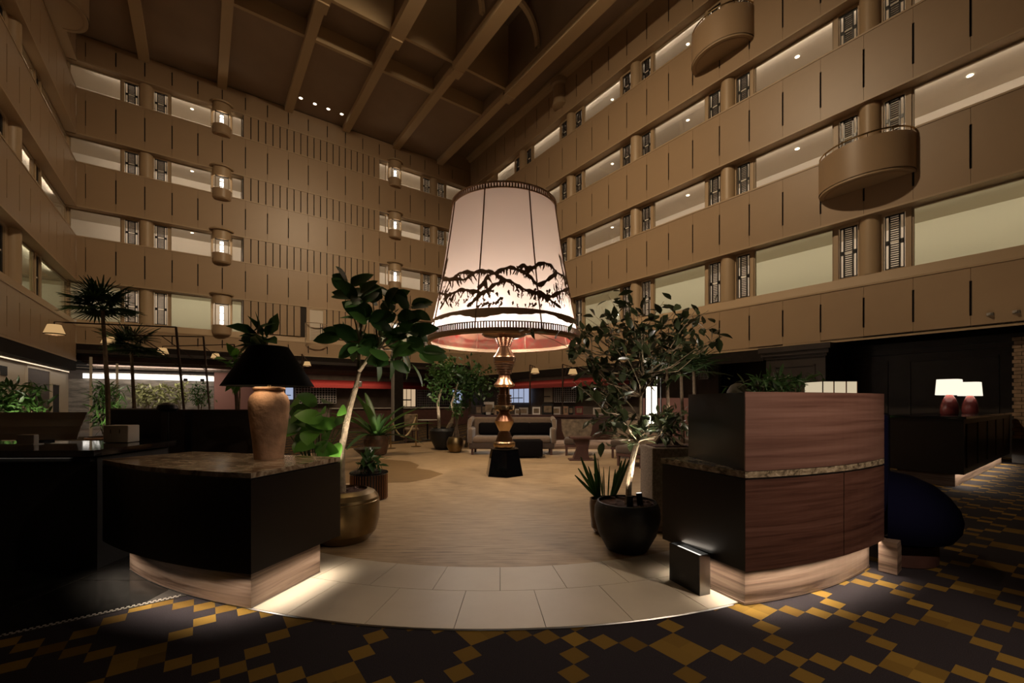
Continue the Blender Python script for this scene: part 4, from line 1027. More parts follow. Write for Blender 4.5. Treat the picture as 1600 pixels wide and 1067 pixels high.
# gallows lamps over the left lounge
def gallows(label, px, py, d, pxp, pyp, dp, lean, zbase=.004, shw=.15):
    e = P(px, py, d); p = P(pxp, pyp, dp); foot = Vector((p.x+lean, p.y, zbase)); t = thing('gallows_lamp', label, 'lamp', foot, 0, 'gallows lamps')
    R_ = lambda v: tuple(Vector(v)-foot)
    MB().tube([(0, 0, 0), R_(p)], .022, 6).build('pole', 'pole', t)
    MB().tube([R_(p), R_(e+Vector((0, 0, .0)))], .014, 5).build('arm', 'pole', t)
    k = p+(foot-p)*.28; MB().tube([R_(k), R_(k.lerp(e, .18)+Vector((0, 0, .22))), R_(p.lerp(e, .45)+Vector((0, 0, -.01)))], .010, 5).build('brace', 'pole', t)
    b = Vector(R_(e)); MB().tube([tuple(b), tuple(b+Vector((0, 0, -.05)))], .012, 6).build('hook', 'pole', t)
    pr = []
    m = MB(); n = 36
    for i in range(n):
        a = 2*PI*i/n; kx = 1 if i % 2 else .95
        for r_, z in ((shw*.62, -.05), (shw, -.22)): m.v.append((b.x+r_*kx*math.cos(a), b.y+r_*kx*math.sin(a), b.z+z))
    for i in range(n): j = (i+1) % n; m.f.append([2*i, 2*j, 2*j+1, 2*i+1])
    s_ = m.build('shade', 'glow_bell', t); MB().lathe([(shw*.99, -.235), (shw*1.0, -.215)], 24, b.x, b.y, cap=False).build('shade_hem', 'pole', s_, (0, 0, b.z))
    light('POINT', 'gallows_bulb', e+Vector((0, 0, -.16)), 3.0, WARM, size=.04)
gallows('bell lamp on a long bronze arm, nearest and leftmost of the hanging row', 85, 503, 8.0, 275, 511, 8.6, .28)
gallows('bell lamp before the fan palm, second from the left of the row', 170, 523, 10.2, 318, 526, 10.6, .25)
gallows('third bell lamp from the left, above the strip light', 254, 541, 12.6, 366, 538, 13.2, .2)
gallows('fourth small bell lamp just left of the black cone shade', 337, 550, 15.2, 400, 552, 16, .1)
gallows('small bell lamp between the black cone shade and the rubber tree', 480, 563, 17.5, 472, 553, 17.6, .02)
gallows('small bell lamp right of the bronze stem over the sofa back', 836, 573, 14.8, 828, 570, 14.9, .01)
gallows('small bell lamp behind the camellia leaves over the armchair', 895, 574, 13.6, 879, 569, 13.7, .01)

# awnings, racks and lit kitchen of the restaurant
def awning(name, label, p, rz, L, z, m='awning'):
    t = thing(name, label, 'awning', p, rz)
    MB().prism_yz([(.0, .0), (.02, .0), (.62, .30), (.62, .34), (.0, .06)], -L/2, L/2).build('canopy', m, t)
    MB().box(-L/2, L/2, -.01, .01, -.16, .05).build('valance', m, t)
    for k in range(int(L/1.6)+1): x = -L/2+.1+k*1.6; MB().tube([(x, 0, 0), (x, .75, .02)], .012, 4).build('rod', 'steel', t)
aA, aB = a_on(452, 28.0), a_on(735, 28.0)
awning('awning', 'red awning over the bar left of the bronze stem', W((aA+aB)/2, 28.0, 2.42), TH, aB-aA, 2.4)
struct(MB().box(aA-1.5, aB+3, 28.8, 29.0, 0, 3.4).build('wall_bar', 'restaurant_wall', rz=TH))
def rack(label, px0, px1, py0, py1, B=None, A=None, nx=10, nz=6):
    if B is not None: s0, s1 = a_on(px0, B), a_on(px1, B); Y = ST*(s0+s1)/2+CT*B; loc = W((s0+s1)/2, B); rz = TH
    else: s0, s1 = -b_on(px0, A), -b_on(px1, A); Y = ST*A-CT*(s0+s1)/2; loc = W(A, -(s0+s1)/2); rz = TH-PI/2
    z0, z1 = EYE+(HZ-py1)/F*Y, EYE+(HZ-py0)/F*Y; w = abs(s1-s0)/2
    t = thing('wine_rack', label, 'rack', (loc.x, loc.y, max(z0, .01)), rz); h = z1-z0
    MB().box(-w, w, .02, .10, 0, h).build('back', 'black_matte', t)
    g = MB()
    for i in range(nx+1): x = -w+2*w*i/nx; g.box(x-.012, x+.012, -.02, .02, 0, h)
    for i in range(nz+1): z = h*i/nz; g.box(-w, w, -.018, .018, z-.012, z+.012)
    stuff(g.build('grid', 'grid_white', t)); return t
rack('white wire wine rack behind the jar lamp under the red awning', 462, 525, 604, 630, B=28.55, nx=14, nz=7)
rack('white wire wine rack right of the dark post in the bar', 652, 680, 606, 636, B=28.55, nx=10, nz=8)
rack('white wire rack left of the sofa back pictures', 684, 706, 606, 632, B=28.55, nx=7, nz=6)
def lit_panel(name, label, px0, px1, py0, py1, m, B=None, A=None, cat='window', bars=3):
    if B is not None: s0, s1 = a_on(px0, B), a_on(px1, B); Y = ST*(s0+s1)/2+CT*B; loc = W((s0+s1)/2, B); rz = TH
    else: s0, s1 = -b_on(px0, A), -b_on(px1, A); Y = ST*A-CT*(s0+s1)/2; loc = W(A, -(s0+s1)/2); rz = TH-PI/2
    z0, z1 = EYE+(HZ-py1)/F*Y, EYE+(HZ-py0)/F*Y; w = abs(s1-s0)/2; h = z1-z0
    t = thing(name, label, cat, (loc.x, loc.y, z0), rz)
    MB().box(-w, w, .0, .03, 0, h).build('panel', m, t)
    MB().box(-w-.05, w+.05, -.03, .04, -.05, 0).box(-w-.05, w+.05, -.03, .04, h, h+.05).box(-w-.05, -w, -.03, .04, 0, h).box(w, w+.05, -.03, .04, 0, h).build('frame', 'darkwood', t)
    for k in range(1, bars): MB().box(-w+2*w*k/bars-.02, -w+2*w*k/bars+.02, -.02, 0, 0, h).build('bar', 'grey_plate', t)
    MB().box(-w*.9, w*.4, -.03, -.0, h*.30, h*.36).build('shelf', 'black', t)
    return t
lit_panel('kitchen_hatch', 'warm lit kitchen hatch behind the dark post', 628, 649, 604, 635, 'glow_kitchen', B=28.55, cat='hatch')
lit_panel('bar_window', 'small bluish lit window seen left of the tree by the sofa', 707, 722, 608, 630, 'glow_screen', B=28.55)
lit_panel('bar_window', 'pale lit bar window beside the jar lamp neck', 446, 458, 604, 624, 'glow_screen', B=28.5, bars=1)
AW = 16.6
struct(MB().box(AW+.7, AW+.9, -6, 33, 0, 3.1).build('wall_right_ground', 'darkwood', rz=TH))
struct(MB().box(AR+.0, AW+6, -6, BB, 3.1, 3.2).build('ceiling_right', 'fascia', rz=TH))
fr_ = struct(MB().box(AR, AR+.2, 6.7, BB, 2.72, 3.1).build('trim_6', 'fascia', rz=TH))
bA, bB = b_on(797, AR+1), b_on(985, AR+1)
awning('awning', 'red awning right of the bronze stem along the right wall', W(AR+.9, (bA+bB)/2, 2.35), TH-PI/2, abs(bA-bB), 2.3)
struct(MB().box(AR+1.45, AR+1.65, 9, 33, 0, 3.1).build('wall_bar_right', 'restaurant_wall', rz=TH))
lit_panel('bar_window', 'bright bluish lit window right of the bronze stem', 795, 827, 607, 629, 'glow_screen', A=AR+1.25, bars=4)
lit_panel('menu_board', 'cream board on the dark wall right of the lit window', 850, 864, 602, 628, 'paper', A=AR+1.25, cat='board', bars=1)
rack('white wire rack behind the camellia right of the cream board', 866, 900, 602, 628, A=AR+1.25, nx=10, nz=8)
rack('white wire rack behind the camellia trunk', 940, 985, 600, 622, A=AR+1.25, nx=12, nz=6)
rack('small white wire rack beside the palm crown left of the dark pier', 1092, 1106, 575, 592, A=AR+1.25, nx=5, nz=4)
# bar posts
for k, (px, d) in enumerate(((621, 15.8),)):
    q = P(px, 628, d); t = thing('dark_post', 'square dark post behind the rope barrier', 'post', (q.x, q.y, .004), TH)
    MB().box(-.16, .16, -.16, .16, 0, 3.45).build('shaft', 'fascia', t); MB().box(-.19, -.16, -.12, .12, 0, 3.4).build('painted_lit_edge', 'grey_plate', t)  # paler strip paints the lit edge onto the post
light('AREA', 'bar_glow', W(6.0, 27.2, 3.1), 100, WARM, size=7, size_y=1.0).rotation_euler = (0, 0, TH)
light('AREA', 'bar_glow', W(AR+.6, 18, 2.9), 22, WARM, size=8, size_y=.5).rotation_euler = (0, 0, TH-PI/2)
# bar counter and chairs
bc = thing('bar_counter', 'dark bar counter with pale top behind the rope barrier', 'counter', W((a_on(560, 24.2)+a_on(700, 24.2))/2, 24.2, .006), TH)
L_ = (a_on(700, 24.2)-a_on(470, 24.2))/2
MB().box(-L_, L_, -.2, .2, 0, 1.02).build('body', 'wine_wood', bc); MB().box(-L_, L_, -.28, .25, 1.02, 1.07).build('top', 'grey_plate', bc)
def chair(label, px, d, rz, m='chairfabric', leg='wine_wood'):
    q = P(px, 628, d); t = thing('bar_chair', label, 'chair', (q.x, q.y, .006), rz, 'chairs by the bar')
    rbox('seat', (.46, .46, .09), (0, 0, .46), m, t, .03); rbox('backrest', (.46, .07, .46), (0, .22, .74), m, t, .03)
    for sx in (-1, 1):
        for sy in (-1, 1): MB().box(-.018, .018, -.018, .018, 0, .43).build('leg', leg, t, (sx*.19, sy*.19, 0))
chair('tan upholstered chair just behind the right stanchion', 643, 15.0, .3)
chair('dim chair between the dark post and the right stanchion', 633, 16.3, 2.6)
chair('chair at the far table by the left end of the rope', 598, 15.6, 1.2, 'sofa_dark')
bt = thing('bar_table', 'small dark table with pale top behind the stanchions', 'table', (P(668, 628, 15.9).x, 15.9, .006))
MB().lathe([(.35, .72), (.36, .735), (.35, .75)], 24).build('top', 'grey_plate', bt); MB().lathe([(.20, 0), (.20, .02), (.03, .05), (.03, .72)], 16).build('stand', 'black', bt)
# rope barrier
s1_, s2_ = G(610.5, 701), G(650, 698)
for q, nm in ((s1_, 'left brass stanchion of the rope barrier'), (s2_, 'right brass stanchion of the rope barrier')):
    t = thing('stanchion', nm, 'stanchion', (q.x, q.y, .006))
    MB().lathe([(.15, 0), (.15, .012), (.03, .03)], 20).build('base', 'brass', t); MB().lathe([(.022, .03), (.022, .95), (.034, .96), (.034, .99), (.0, 1.0)], 12).build('post', 'brass_bright', t, smooth=True)
m = MB(); m.tube([(s1_.lerp(s2_, i/12)).to_tuple()[:2]+(.93-.62*4*(i/12)*(1-i/12)*.95,) for i in range(13)], .025, 7)
tag(m.build('barrier_rope', 'rope', smooth=True), 'sagging tan rope between the two brass stanchions', 'rope')

# ------------------------------------------------------------------ lounge furniture
so = thing('sofa', 'taupe wing-arm sofa against the wooden shelf behind the giant lamp', 'sofa', (.0, 11.75, .006), -.03)
rbox('seat_base', (2.25, .80, .16), (0, .08, .24), 'sofa_dark', so, .03)
for sx in (-1, 1): rbox('seat_cushion', (1.02, .76, .16), (sx*.52, .03, .40), 'sofa', so, .06)
rbox('backrest', (2.25, .16, .62), (0, .44, .66), 'sofa', so, .06, rx=-.08)
for sx in (-1, 1):
    rbox('arm', (.14, .86, .42), (sx*1.10, .06, .50), 'sofa', so, .06); MB().tube([(sx*1.12, .50, .93), (sx*1.14, .10, .88), (sx*1.15, -.10, .66)], [.07, .07, .05], 10).build('wing_roll', 'sofa', so, smooth=True)
    for sy in (-.26, .42): MB().box(-.03, .03, -.03, .03, 0, .17).build('leg', 'wine_wood', so, (sx*1.04, sy, 0))
for k, (x, nm) in enumerate(((-.62, 'left of the bronze stem'), (.18, 'right beside the bronze stem'), (.78, 'at the right end of the sofa'))):
    c = rbox('cushion', (.66 if k else .60, .16, .34), (x, 12.0, .665), 'cushion', None, .07, rx=-.12); tag(c, 'black rectangular cushion %s' % nm, 'cushion', 'sofa cushions')
ot = thing('ottoman', 'low dark cube ottoman in front of the sofa', 'ottoman', (.36, 10.98, .006), .05)
rbox('body', (.78, .50, .40), (0, 0, .24), 'cushion', ot, .03)
for sx in (-1, 1):
    for sy in (-1, 1): MB().box(-.02, .02, -.02, .02, 0, .06).build('foot', 'black', ot, (sx*.34, sy*.2, 0))
def armchair(label, x, y, rz):
    t = thing('armchair', label, 'armchair', (x, y, .006), rz, 'lounge armchairs')
    rbox('seat', (.66, .62, .17), (0, 0, .36), 'sofa_dark', t, .05)
    bk = MB(); prof_ = [(-.33, .42), (.33, .42), (.40, .62), (.42, .92), (-.42, .92), (-.40, .62)]
    bk.prism_xz(prof_, .24, .36); bk.build('backrest', 'chairfabric', t)
    MB().box(-.31, .31, -.29, .29, .22, .28).build('frame', 'wine_wood', t)
    for sx in (-1, 1):
        for sy in (-1, 1): MB().prism([(-.025, -.025), (.025, -.025), (.025, .025), (-.025, .025)], 0, .24).build('leg', 'wine_wood', t, (sx*.27, sy*.25, 0))
armchair('patterned slipper armchair right of the sofa, beside the dark side table', 1.72, 11.55, -.15)
armchair('patterned armchair partly behind the camellia, second from the sofa', 2.85, 10.9, -.45)
armchair('armchair behind the snake plant, furthest right in the lounge', 2.7, 9.5, -.8)
tb = thing('side_table', 'dark waisted wooden side table in front of the armchair', 'table', (1.66, 10.46, .006))
MB().prism([(-.27, -.2), (.27, -.2), (.27, .2), (-.27, .2)], .52, .56).build('top', 'wine_wood', tb)
MB().prism_xz([(-.20, .03), (.20, .03), (.10, .28), (.20, .52), (-.20, .52), (-.10, .28)], -.1, .1).build('pedestal', 'wine_wood', tb)
MB().box(-.30, .30, -.16, .16, 0, .03).build('foot', 'wine_wood', tb)
# shelf wall behind the sofa with framed pictures and books
shx0, shx1 = P(733, 628, 12.9).x, P(1030, 628, 12.9).x
sw = thing('shelf_wall', 'low wooden shelf wall with lit stone foot behind the sofa', 'shelf', ((shx0+shx1)/2, 13.0, .006), 0)
Lw = (shx1-shx0)/2
MB().box(-Lw, Lw, -.2, .3, .30, .95).build('body', 'wine_wood', sw); MB().box(-Lw-.02, Lw+.02, -.26, .34, .95, 1.02).build('ledge', 'wine_wood', sw)
MB().box(-Lw+.02, Lw-.02, -.17, .28, 0, .30).build('stone_foot', 'plinth_stone', sw)
light('AREA', 'shelf_foot_light', ((shx0+shx1)/2, 12.76, .29), 10, NEUT, size=2*Lw, size_y=.04)
pics = [(748, 641, 10, 15, 'brown_door', 'narrow brown book upright at the left end of the shelf wall'), (756, 640, 7, 16, 'black', 'narrow black book beside the brown one on the shelf wall'),
        (756+8, 636, 16, 20, 'paper', 'large cream patterned picture leaning left of the bronze stem'), (770+1, 641, 9, 11, 'rim_tan', 'small framed photo leaning beside the bronze stem, left side'),
        (809, 641, 9, 9, 'paper', 'plain cream card right of the bronze stem'), (818, 640, 14, 11, 'grey_plate', 'wide pale card right of the plain cream card'),
        (838, 641, 12, 12, 'louvre_white', 'white framed small picture on the shelf wall behind the sofa'), (856, 638, 18, 17, 'black_matte', 'dark leafy picture leaning behind the right end of the sofa'),
        (869, 640, 13, 12, 'paper', 'cream and black print beside the dark leafy picture'), (884, 640, 7, 13, 'terracotta', 'orange book upright behind the armchair'),
        (892, 640, 7, 13, 'black', 'slate blue-black book beside the orange book'), (905, 640, 12, 13, 'plum', 'red round-pattern print behind the camellia leaves'), (935, 641, 16, 11, 'paper', 'cream panel at the right part of the shelf wall')]
for px, pyc, wp, hp, mm, lab in pics:
    d = 12.85; c = P(px, 628, d); w, h = wp/F*d/2, hp/F*d
    t = thing('picture' if 'book' not in lab else 'book', lab, 'book' if 'book' in lab else 'picture', (c.x, d, 1.026), 0, 'pictures and books on the shelf wall')
    MB().box(-w, w, 0, .03, 0, h).build('board', mm, t); MB().box(-w*.7, w*.7, -.004, 0, h*.2, h*.8).build('print', 'chairfabric' if mm != 'chairfabric' else 'paper', t)

# pots by the sofa with ficus trees
def potted(label_p, name_p, px, py, prof_, m):
    q = G(px, py); t = thing(name_p, label_p, 'pot', (q.x, q.y, .006)); MB().lathe(prof_, 28, cap=False).build('body', m, t, smooth=True); return q
q = potted('big dark round pot left of the sofa', 'round_pot', 694, 702, [(.20, 0), (.26, .02), (.40, .30), (.43, .55), (.38, .62), (.33, .63), (.33, .58), (0, .56)], 'pot_black')
fi = thing('ficus_tree', 'bushy ficus with white lit looping trunk in the big dark pot', 'tree', (q.x, q.y, .58))
dd_ = q.y; RL = lambda px, py, d=None: tuple(P(px, py, d or dd_)-Vector((q.x, q.y, .58)))
MB().tube([(-.15, 0, 0), RL(686, 655), RL(684, 630), RL(690, 605)], [.05, .05, .045, .03], 7).build('trunk', 'bark', fi, smooth=True)
MB().tube([(.1, 0, 0), RL(705, 660), RL(710, 645), RL(706, 630), RL(715, 600)], [.07, .07, .06, .04, .03], 7).build('trunk', 'bark', fi, smooth=True)
r = random.Random(41)
def cloud(parent, o, blobs, m, L, wid, seed, d, name='foliage'):
    r = random.Random(seed); M_ = []
    for px, py, sx, sy, n in blobs:
        for _ in range(n):
            c = P(px+r.gauss(0, .5)*sx, py+r.gauss(0, .5)*sy, d+r.gauss(0, .35))-Vector(o)
            M_.append(leaf_matrix(c, rdir(r, .1), (r.gauss(0, .5), r.gauss(0, .5), 1), L*r.uniform(.7, 1.2)))
    join_leaves(leaf_mesh(name, m, wid, .1, .2, 3), M_, name, m, parent)
cloud(fi, (q.x, q.y, .58), [(690, 590, 22, 34, 240), (680, 600, 14, 20, 90), (700, 570, 16, 14, 80)], 'leaf_mid', .16, .5, 42, dd_)
light('SPOT', 'ficus_uplight', P(690, 675, dd_-.5), 60, NEUT, target=P(692, 600, dd_), size=.05, spot=1.2, blend=.6)
fi2 = thing('ficus_tree', 'dark dense ficus crown between lit ficus and bronze stem', 'tree', (P(728, 628, 13.35).x, 13.42, .006))
o2 = tuple(fi2.location)
MB().tube([(0, 0, 0), (.1, 0, .9), tuple(P(735, 620, 13.35)-Vector(o2))], [.05, .045, .03], 7).build('trunk', 'bark_dark', fi2, smooth=True)
cloud(fi2, o2, [(735, 590, 34, 26, 420), (745, 605, 30, 22, 220), (720, 625, 20, 20, 120)], 'leaf_dark', .16, .5, 43, 13.3)
q = potted('small ribbed olive pot in front of the big dark pot', 'ribbed_pot', 711, 707, [(.12, 0), (.17, .03), (.23, .18), (.235, .30), (.19, .41), (.15, .43), (.14, .40), (0, .38)], 'brass')
blob_plant('small_fern', 'small green plant growing from the ribbed olive pot', 713, 650, 634, 16, q.y, 'leaf_mid', 90, .14, 44, wid=.3, cat='plant', zb=.385)
# strap-leaved plant and its pot
q = potted('brown glazed pot of the strap-leaved plant', 'glazed_pot', 588, 711, [(.20, 0), (.26, .03), (.32, .25), (.32, .42), (.27, .52), (.24, .53), (.24, .48), (0, .46)], 'pot_brown')
stp = thing('strap_plant', 'lit plant with long arching strap leaves in the brown glazed pot', 'plant', (q.x, q.y, .49))
ls = leaf_mesh('leaf', 'leaf_mid', .13, .25, .30, 7, .45); ls2 = leaf_mesh('leaf', 'leaf_dark', .13, .25, .55, 7, .45)
for k in range(26):
    t = k*2.4; el = .35+1.1*((k*7) % 26)/26; d = Vector((math.cos(t)*math.cos(el), math.sin(t)*math.cos(el), math.sin(el)))
    put_leaf(ls if k % 3 else ls2, stp, (.06*math.cos(t), .06*math.sin(t), -.02), d, (0, 0, 1), 1.05+.4*math.sin(k))
light('SPOT', 'strap_plant_uplight', (q.x+.25, q.y-.60, .45), 14, NEUT, target=(q.x, q.y, 1.3), size=.04, spot=1.3, blend=.7)
# goblet table and ribbed stool left of the path
gt = thing('goblet_table', 'dark goblet-shaped table with flat rim left of the brown glazed pot', 'table', (P(574, 628, 9.0).x, 9.0, .006))
MB().lathe([(.18, 0), (.18, .03), (.06, .08), (.08, .25), (.26, .42), (.28, .44), (.24, .44)], 24).build('stand', 'black', gt, smooth=True)
gs = G(583, 779); rs_ = thing('ribbed_stool', 'black ribbed drum stool beside the brass pot', 'stool', (gs.x-.06, gs.y, .006))
MB().lathe([(.25, .0), (.25, .36), (0, .36)], 32, cap=False).build('drum', 'black', rs_); MB().lathe([(.265, .36), (.27, .37), (.265, .385), (0, .385)], 32, cap=False).build('top', 'black_gloss', rs_)
g = MB()
for i in range(40): t = 2*PI*i/40; g.tube([(.254*math.cos(t), .254*math.sin(t), .01), (.254*math.cos(t), .254*math.sin(t), .355)], .010, 5)
stuff(g.build('ribs', 'bronze_dark', rs_))
blob_plant('potted_vine', 'trailing green plant on the black ribbed stool', 578, 738, 715, 34, gs.y, 'leaf_dark', 60, .16, 47, wid=.35, cat='plant', zb=.388)
# planter wall, palms, lantern right of the lounge
pw_ = thing('planter_wall', 'speckled stone planter wall behind the camellia pot', 'planter', (1.98, 4.85, .006), .02)
rbox('body', (.98, .42, .90), (0, 0, .455), 'concrete', pw_, .015); MB().box(-.44, .44, -.16, .16, .90, .915).build('soil', 'mulch', pw_)
blob_plant('leafy_shrub', 'dark leafy shrub on the stone planter wall beside the walnut cabinet', 1046, 688, 640, 60, 4.85, 'leaf_camellia', 260, .10, 51, wid=.4, cat='shrub', zb=.915)
for k, (px, pt, d, lab) in enumerate(((1042, 575, 9.2, 'slim palm with brown trunk, nearest the lantern'), (1064, 578, 9.6, 'slim palm between the other two by the cabinet'), (1084, 580, 9.3, 'slim palm nearest the walnut cabinet'))):
    fan_palm(lab, px, pt, d, 9, .75, 60+k, .05, 12)
light('SPOT', 'palm_uplight', (3.4, 8.9, .8), 60, NEUT, target=(3.5, 9.4, 2.3), size=.05, spot=1.2, blend=.6)
ln = thing('floor_lantern', 'tall black caged floor lantern with glowing tube behind the camellia', 'lantern', (P(1018, 628, 10.2).x, 10.2, .006))
MB().lathe([(.12, .9), (.12, 1.75)], 16).build('tube', 'glow_lantern', ln)
for k in range(10): t = 2*PI*k/10; MB().box(-.012, .012, -.012, .012, 0, 2.0).build('cage_bar', 'black', ln, (.22*math.cos(t), .22*math.sin(t), 0))
MB().lathe([(.25, 0), (.25, .9), (.0, .9)], 20, cap=False).build('base', 'black', ln); MB().lathe([(.25, 2.0), (.25, 2.05)], 20).build('cap', 'black', ln)
light('POINT', 'floor_lantern_light', (P(1018, 628, 10.2).x, 10.2, 1.9), 8, NEUT, size=.1)
bn = thing('banquette', 'pale back banquette wall behind the slim palms', 'bench', (P(1075, 628, 11.5).x, 11.5, .006), -.4)
MB().box(-1.2, 1.2, 0, .15, 0, 1.5).build('back', 'rose_wall', bn); rbox('seat', (2.4, .6, .45), (0, -.35, .23), 'sofa_dark', bn, .04)

# ------------------------------------------------------------------ reception counter and screens at the left
ct = thing('reception_counter', 'long black reception counter with glossy top at the left edge', 'counter', (-4.9, 3.95, .006), math.radians(2))
MB().box(-1.9, 1.42, -.36, .42, 0, .93).build('front', 'black_matte', ct); MB().box(-1.9, 1.48, -.46, .46, .95, 1.0).build('top', 'black_gloss', ct)
MB().box(-1.9, 1.4, -.40, -.36, .90, .93).build('front_rail', 'black_matte', ct)
strip('counter_strip_light', (-6.7, 3.50), (-3.65, 3.60), .945, .6)
mo = thing('display_screen', 'pale curved display panel seen from behind on the black counter', 'screen', (-4.72, 4.30, 1.006), math.radians(6))
pv = []
n = 8
for i in range(n+1):
    f = i/n; pv.append((-.42+.10*f*f, .03+.30*f*f*.5, .02+.30*f))
sc_ = MB()
for i, (x, y, z) in enumerate([(0, .0, .02), (0, .02, .08), (0, .05, .15), (0, .09, .22), (0, .12, .29)]):
    w = .40+.045*i; sc_.v += [(-w-.03*i, y, z), (w-.045*i-.02, y, z), (-w-.03*i, y+.012, z), (w-.045*i-.02, y+.012, z)]
for i in range(4): k = 4*i; sc_.f += [[k, k+1, k+5, k+4], [k+2, k+6, k+7, k+3], [k+1, k+3, k+7, k+5], [k, k+4, k+6, k+2]]
sc_.f += [[0, 2, 3, 1], [16, 17, 19, 18]]
sc_.build('panel', 'grey_plate', mo); MB().box(-.10, .10, -.06, .10, 0, .02).build('foot', 'black', mo)
t = thing('card_holder', 'small pale block holder in front of the display panel', 'holder', (-4.48, 4.03, 1.006), .1)
rbox('block', (.14, .05, .085), (0, 0, .05), 'grey_plate', t, .006); MB().box(-.09, .09, -.05, .05, 0, .008).build('base', 'grey_plate', t)
t = thing('ballot_box', 'pale square box with two slits at the right end of the counter', 'box', (-3.83, 4.27, 1.006), .03)
rbox('body', (.235, .14, .165), (0, 0, .085), 'paper', t, .008)
for sx in (-.045, .04): MB().box(sx-.003, sx+.003, -.072, -.070, .09, .13).build('slit', 'black', t)
sc1 = thing('screen_panel', 'black low screen behind the counter, left of the brown one', 'screen', (P(215, 628, 5.3).x, 5.3, .006))
MB().box(-.33, .33, 0, .05, 0, 1.30).build('panel', 'black', sc1); MB().box(-.34, .34, -.005, .055, 1.30, 1.315).build('cap', 'grey_plate', sc1)
sc2 = thing('screen_panel', 'wide brown glass screen with black post behind the left console', 'screen', (P(325, 628, 5.2).x, 5.2, .006))
MB().box(-.56, .62, 0, .05, 0, 1.29).build('panel', 'darkwood', sc2); MB().box(-.57, .63, -.005, .055, 1.29, 1.305).build('cap', 'wine_wood', sc2); MB().box(-.26, -.19, -.012, .0, .0, 1.29).build('post', 'black', sc2)
dl = thing('desk_lamp', 'black desk lamp with rounded hood above the black screen', 'lamp', (P(262, 628, 4.95).x, 4.95, .006))
MB().lathe([(.12, 0), (.12, .02), (.015, .04), (.012, 1.30)], 16).build('stand', 'black', dl)
MB().lathe([(0, 1.29), (.08, 1.285), (.105, 1.32), (.09, 1.36), (.04, 1.385), (0, 1.39)], 20).build('hood', 'black', dl, smooth=True)
blob_plant('fern', 'lit feathery fern behind the display panel at the left edge', 18, 662, 600, 90, 6.3, 'leaf_mid', 380, .20, 71, wid=.22, cat='fern')
light('SPOT', 'fern_uplight', P(28, 690, 6.0), 45, NEUT, target=P(20, 630, 6.3), size=.05, spot=1.4, blend=.7)
blob_plant('leafy_spray', 'big green leaves peeping out above the black cone shade', 408, 545, 521, 26, 6.2, 'leaf_dark', 26, .30, 72, wid=.55, cat='plant')
blob_plant('leafy_spray', 'lit green leaves just left of the black cone shade', 372, 600, 550, 26, 7.5, 'leaf_bright', 40, .26, 73, wid=.5, cat='plant')

# ------------------------------------------------------------------ right background: pier, desk, panelled wall
pr = thing('panelled_pier', 'square dark pier with moulded panels under the right gallery', 'pier', W(14.5+.75, 5.7, .004), TH)
MB().box(-.75, .75, -.80, .80, 0, 2.72).build('body', 'darkwood', pr)
MB().box(-.80, .80, -.85, .85, 2.72, 2.80).box(-.86, .86, -.91, .91, 2.80, 2.92).box(-.92, .92, -.97, .97, 2.92, 3.08).build('capital', 'darkwood', pr)
for (x0, x1, y0, y1) in ((-.775, -.75, -.55, .55),):
    MB().box(x0, x1, y0, y0+.05, .5, 2.5).box(x0, x1, y1-.05, y1, .5, 2.5).box(x0, x1, y0, y1, 2.45, 2.5).box(x0, x1, y0, y1, .5, .55).build('moulding', 'darkwood', pr)
MB().box(-.5, .5, -.825, -.80, 2.45, 2.5).box(-.5, -.45, -.825, -.80, .5, 2.5).box(.45, .5, -.825, -.80, .5, 2.5).build('moulding', 'darkwood', pr)
pwall = struct(MB().box(16.55, 16.75, -6, 6, 0, 3.1).build('wall_panelled', 'darkwood', rz=TH))
MB().box(16.43, 16.55, -6, 6, 2.78, 2.92).box(16.35, 16.55, -6, 6, 2.92, 3.1).build('cornice', 'darkwood', pwall)
for b0 in (-5.4, -3.0, -.6, 1.8, 4.0):
    MB().box(16.51, 16.55, b0, b0+.06, .9, 2.6).box(16.51, 16.55, b0+1.7, b0+1.76, .9, 2.6).box(16.51, 16.55, b0, b0+1.76, 2.55, 2.6).build('moulding', 'darkwood', pwall)
dk = thing('front_desk', 'dark wood desk with panelled side and lit foot carrying the two plum lamps', 'desk', W(9.985, 1.466, .004), TH)
MB().box(0, 5.0, 0, .95, .22, 1.12).build('body', 'espresso', dk); MB().box(-.03, 5.03, -.03, .98, 1.12, 1.16).build('top', 'black_gloss', dk)
MB().box(.12, 4.9, .12, .85, 0, .22).build('plinth', 'plinth_stone', dk)
for k in range(5): MB().box(.18+k*.95, .95+k*.95, -.012, 0, .32, 1.04).build('panel', 'darkwood', dk)
o = light('AREA', 'desk_foot_light', W(9.985+2.5, 1.52, .21), 22, NEUT, size=4.8, size_y=.04); o.rotation_euler = (0, 0, TH)
def plum_lamp(label, x, y):
    t = thing('table_lamp', label, 'lamp', (x, y, 1.165), TH, 'plum table lamps')
    MB().lathe([(.115, 0), (.125, .02), (.128, .10), (.115, .20), (.085, .29), (.055, .345), (.04, .37)], 28).build('base', 'plum', t, smooth=True)
    m = MB(); n = 36
    for i in range(n):
        a = 2*PI*i/n
        for kx, z in ((1.0, .36), (.90, .64)):
            ca, sa = math.cos(a), math.sin(a); e = .55
            m.v.append((.27*kx*math.copysign(abs(ca)**e, ca), .17*kx*math.copysign(abs(sa)**e, sa), z))
    for i in range(n): j = (i+1) % n; m.f.append([2*i, 2*j, 2*j+1, 2*i+1])
    m.build('shade', 'glow_shade_white', t, smooth=True); MB().lathe([(.012, .37), (.012, .60)], 8).build('rod', 'brass_bright', t)
    light('POINT', 'plum_lamp_bulb', (x, y, 1.165+.45), 26, CREAM, size=.06)
    t2 = thing('desk_tray', 'thin pale tray under %s' % label.split(' ', 1)[0].lower()+' lamp', 'tray', (x+.2, y+.15, 1.165), TH)
    return t2
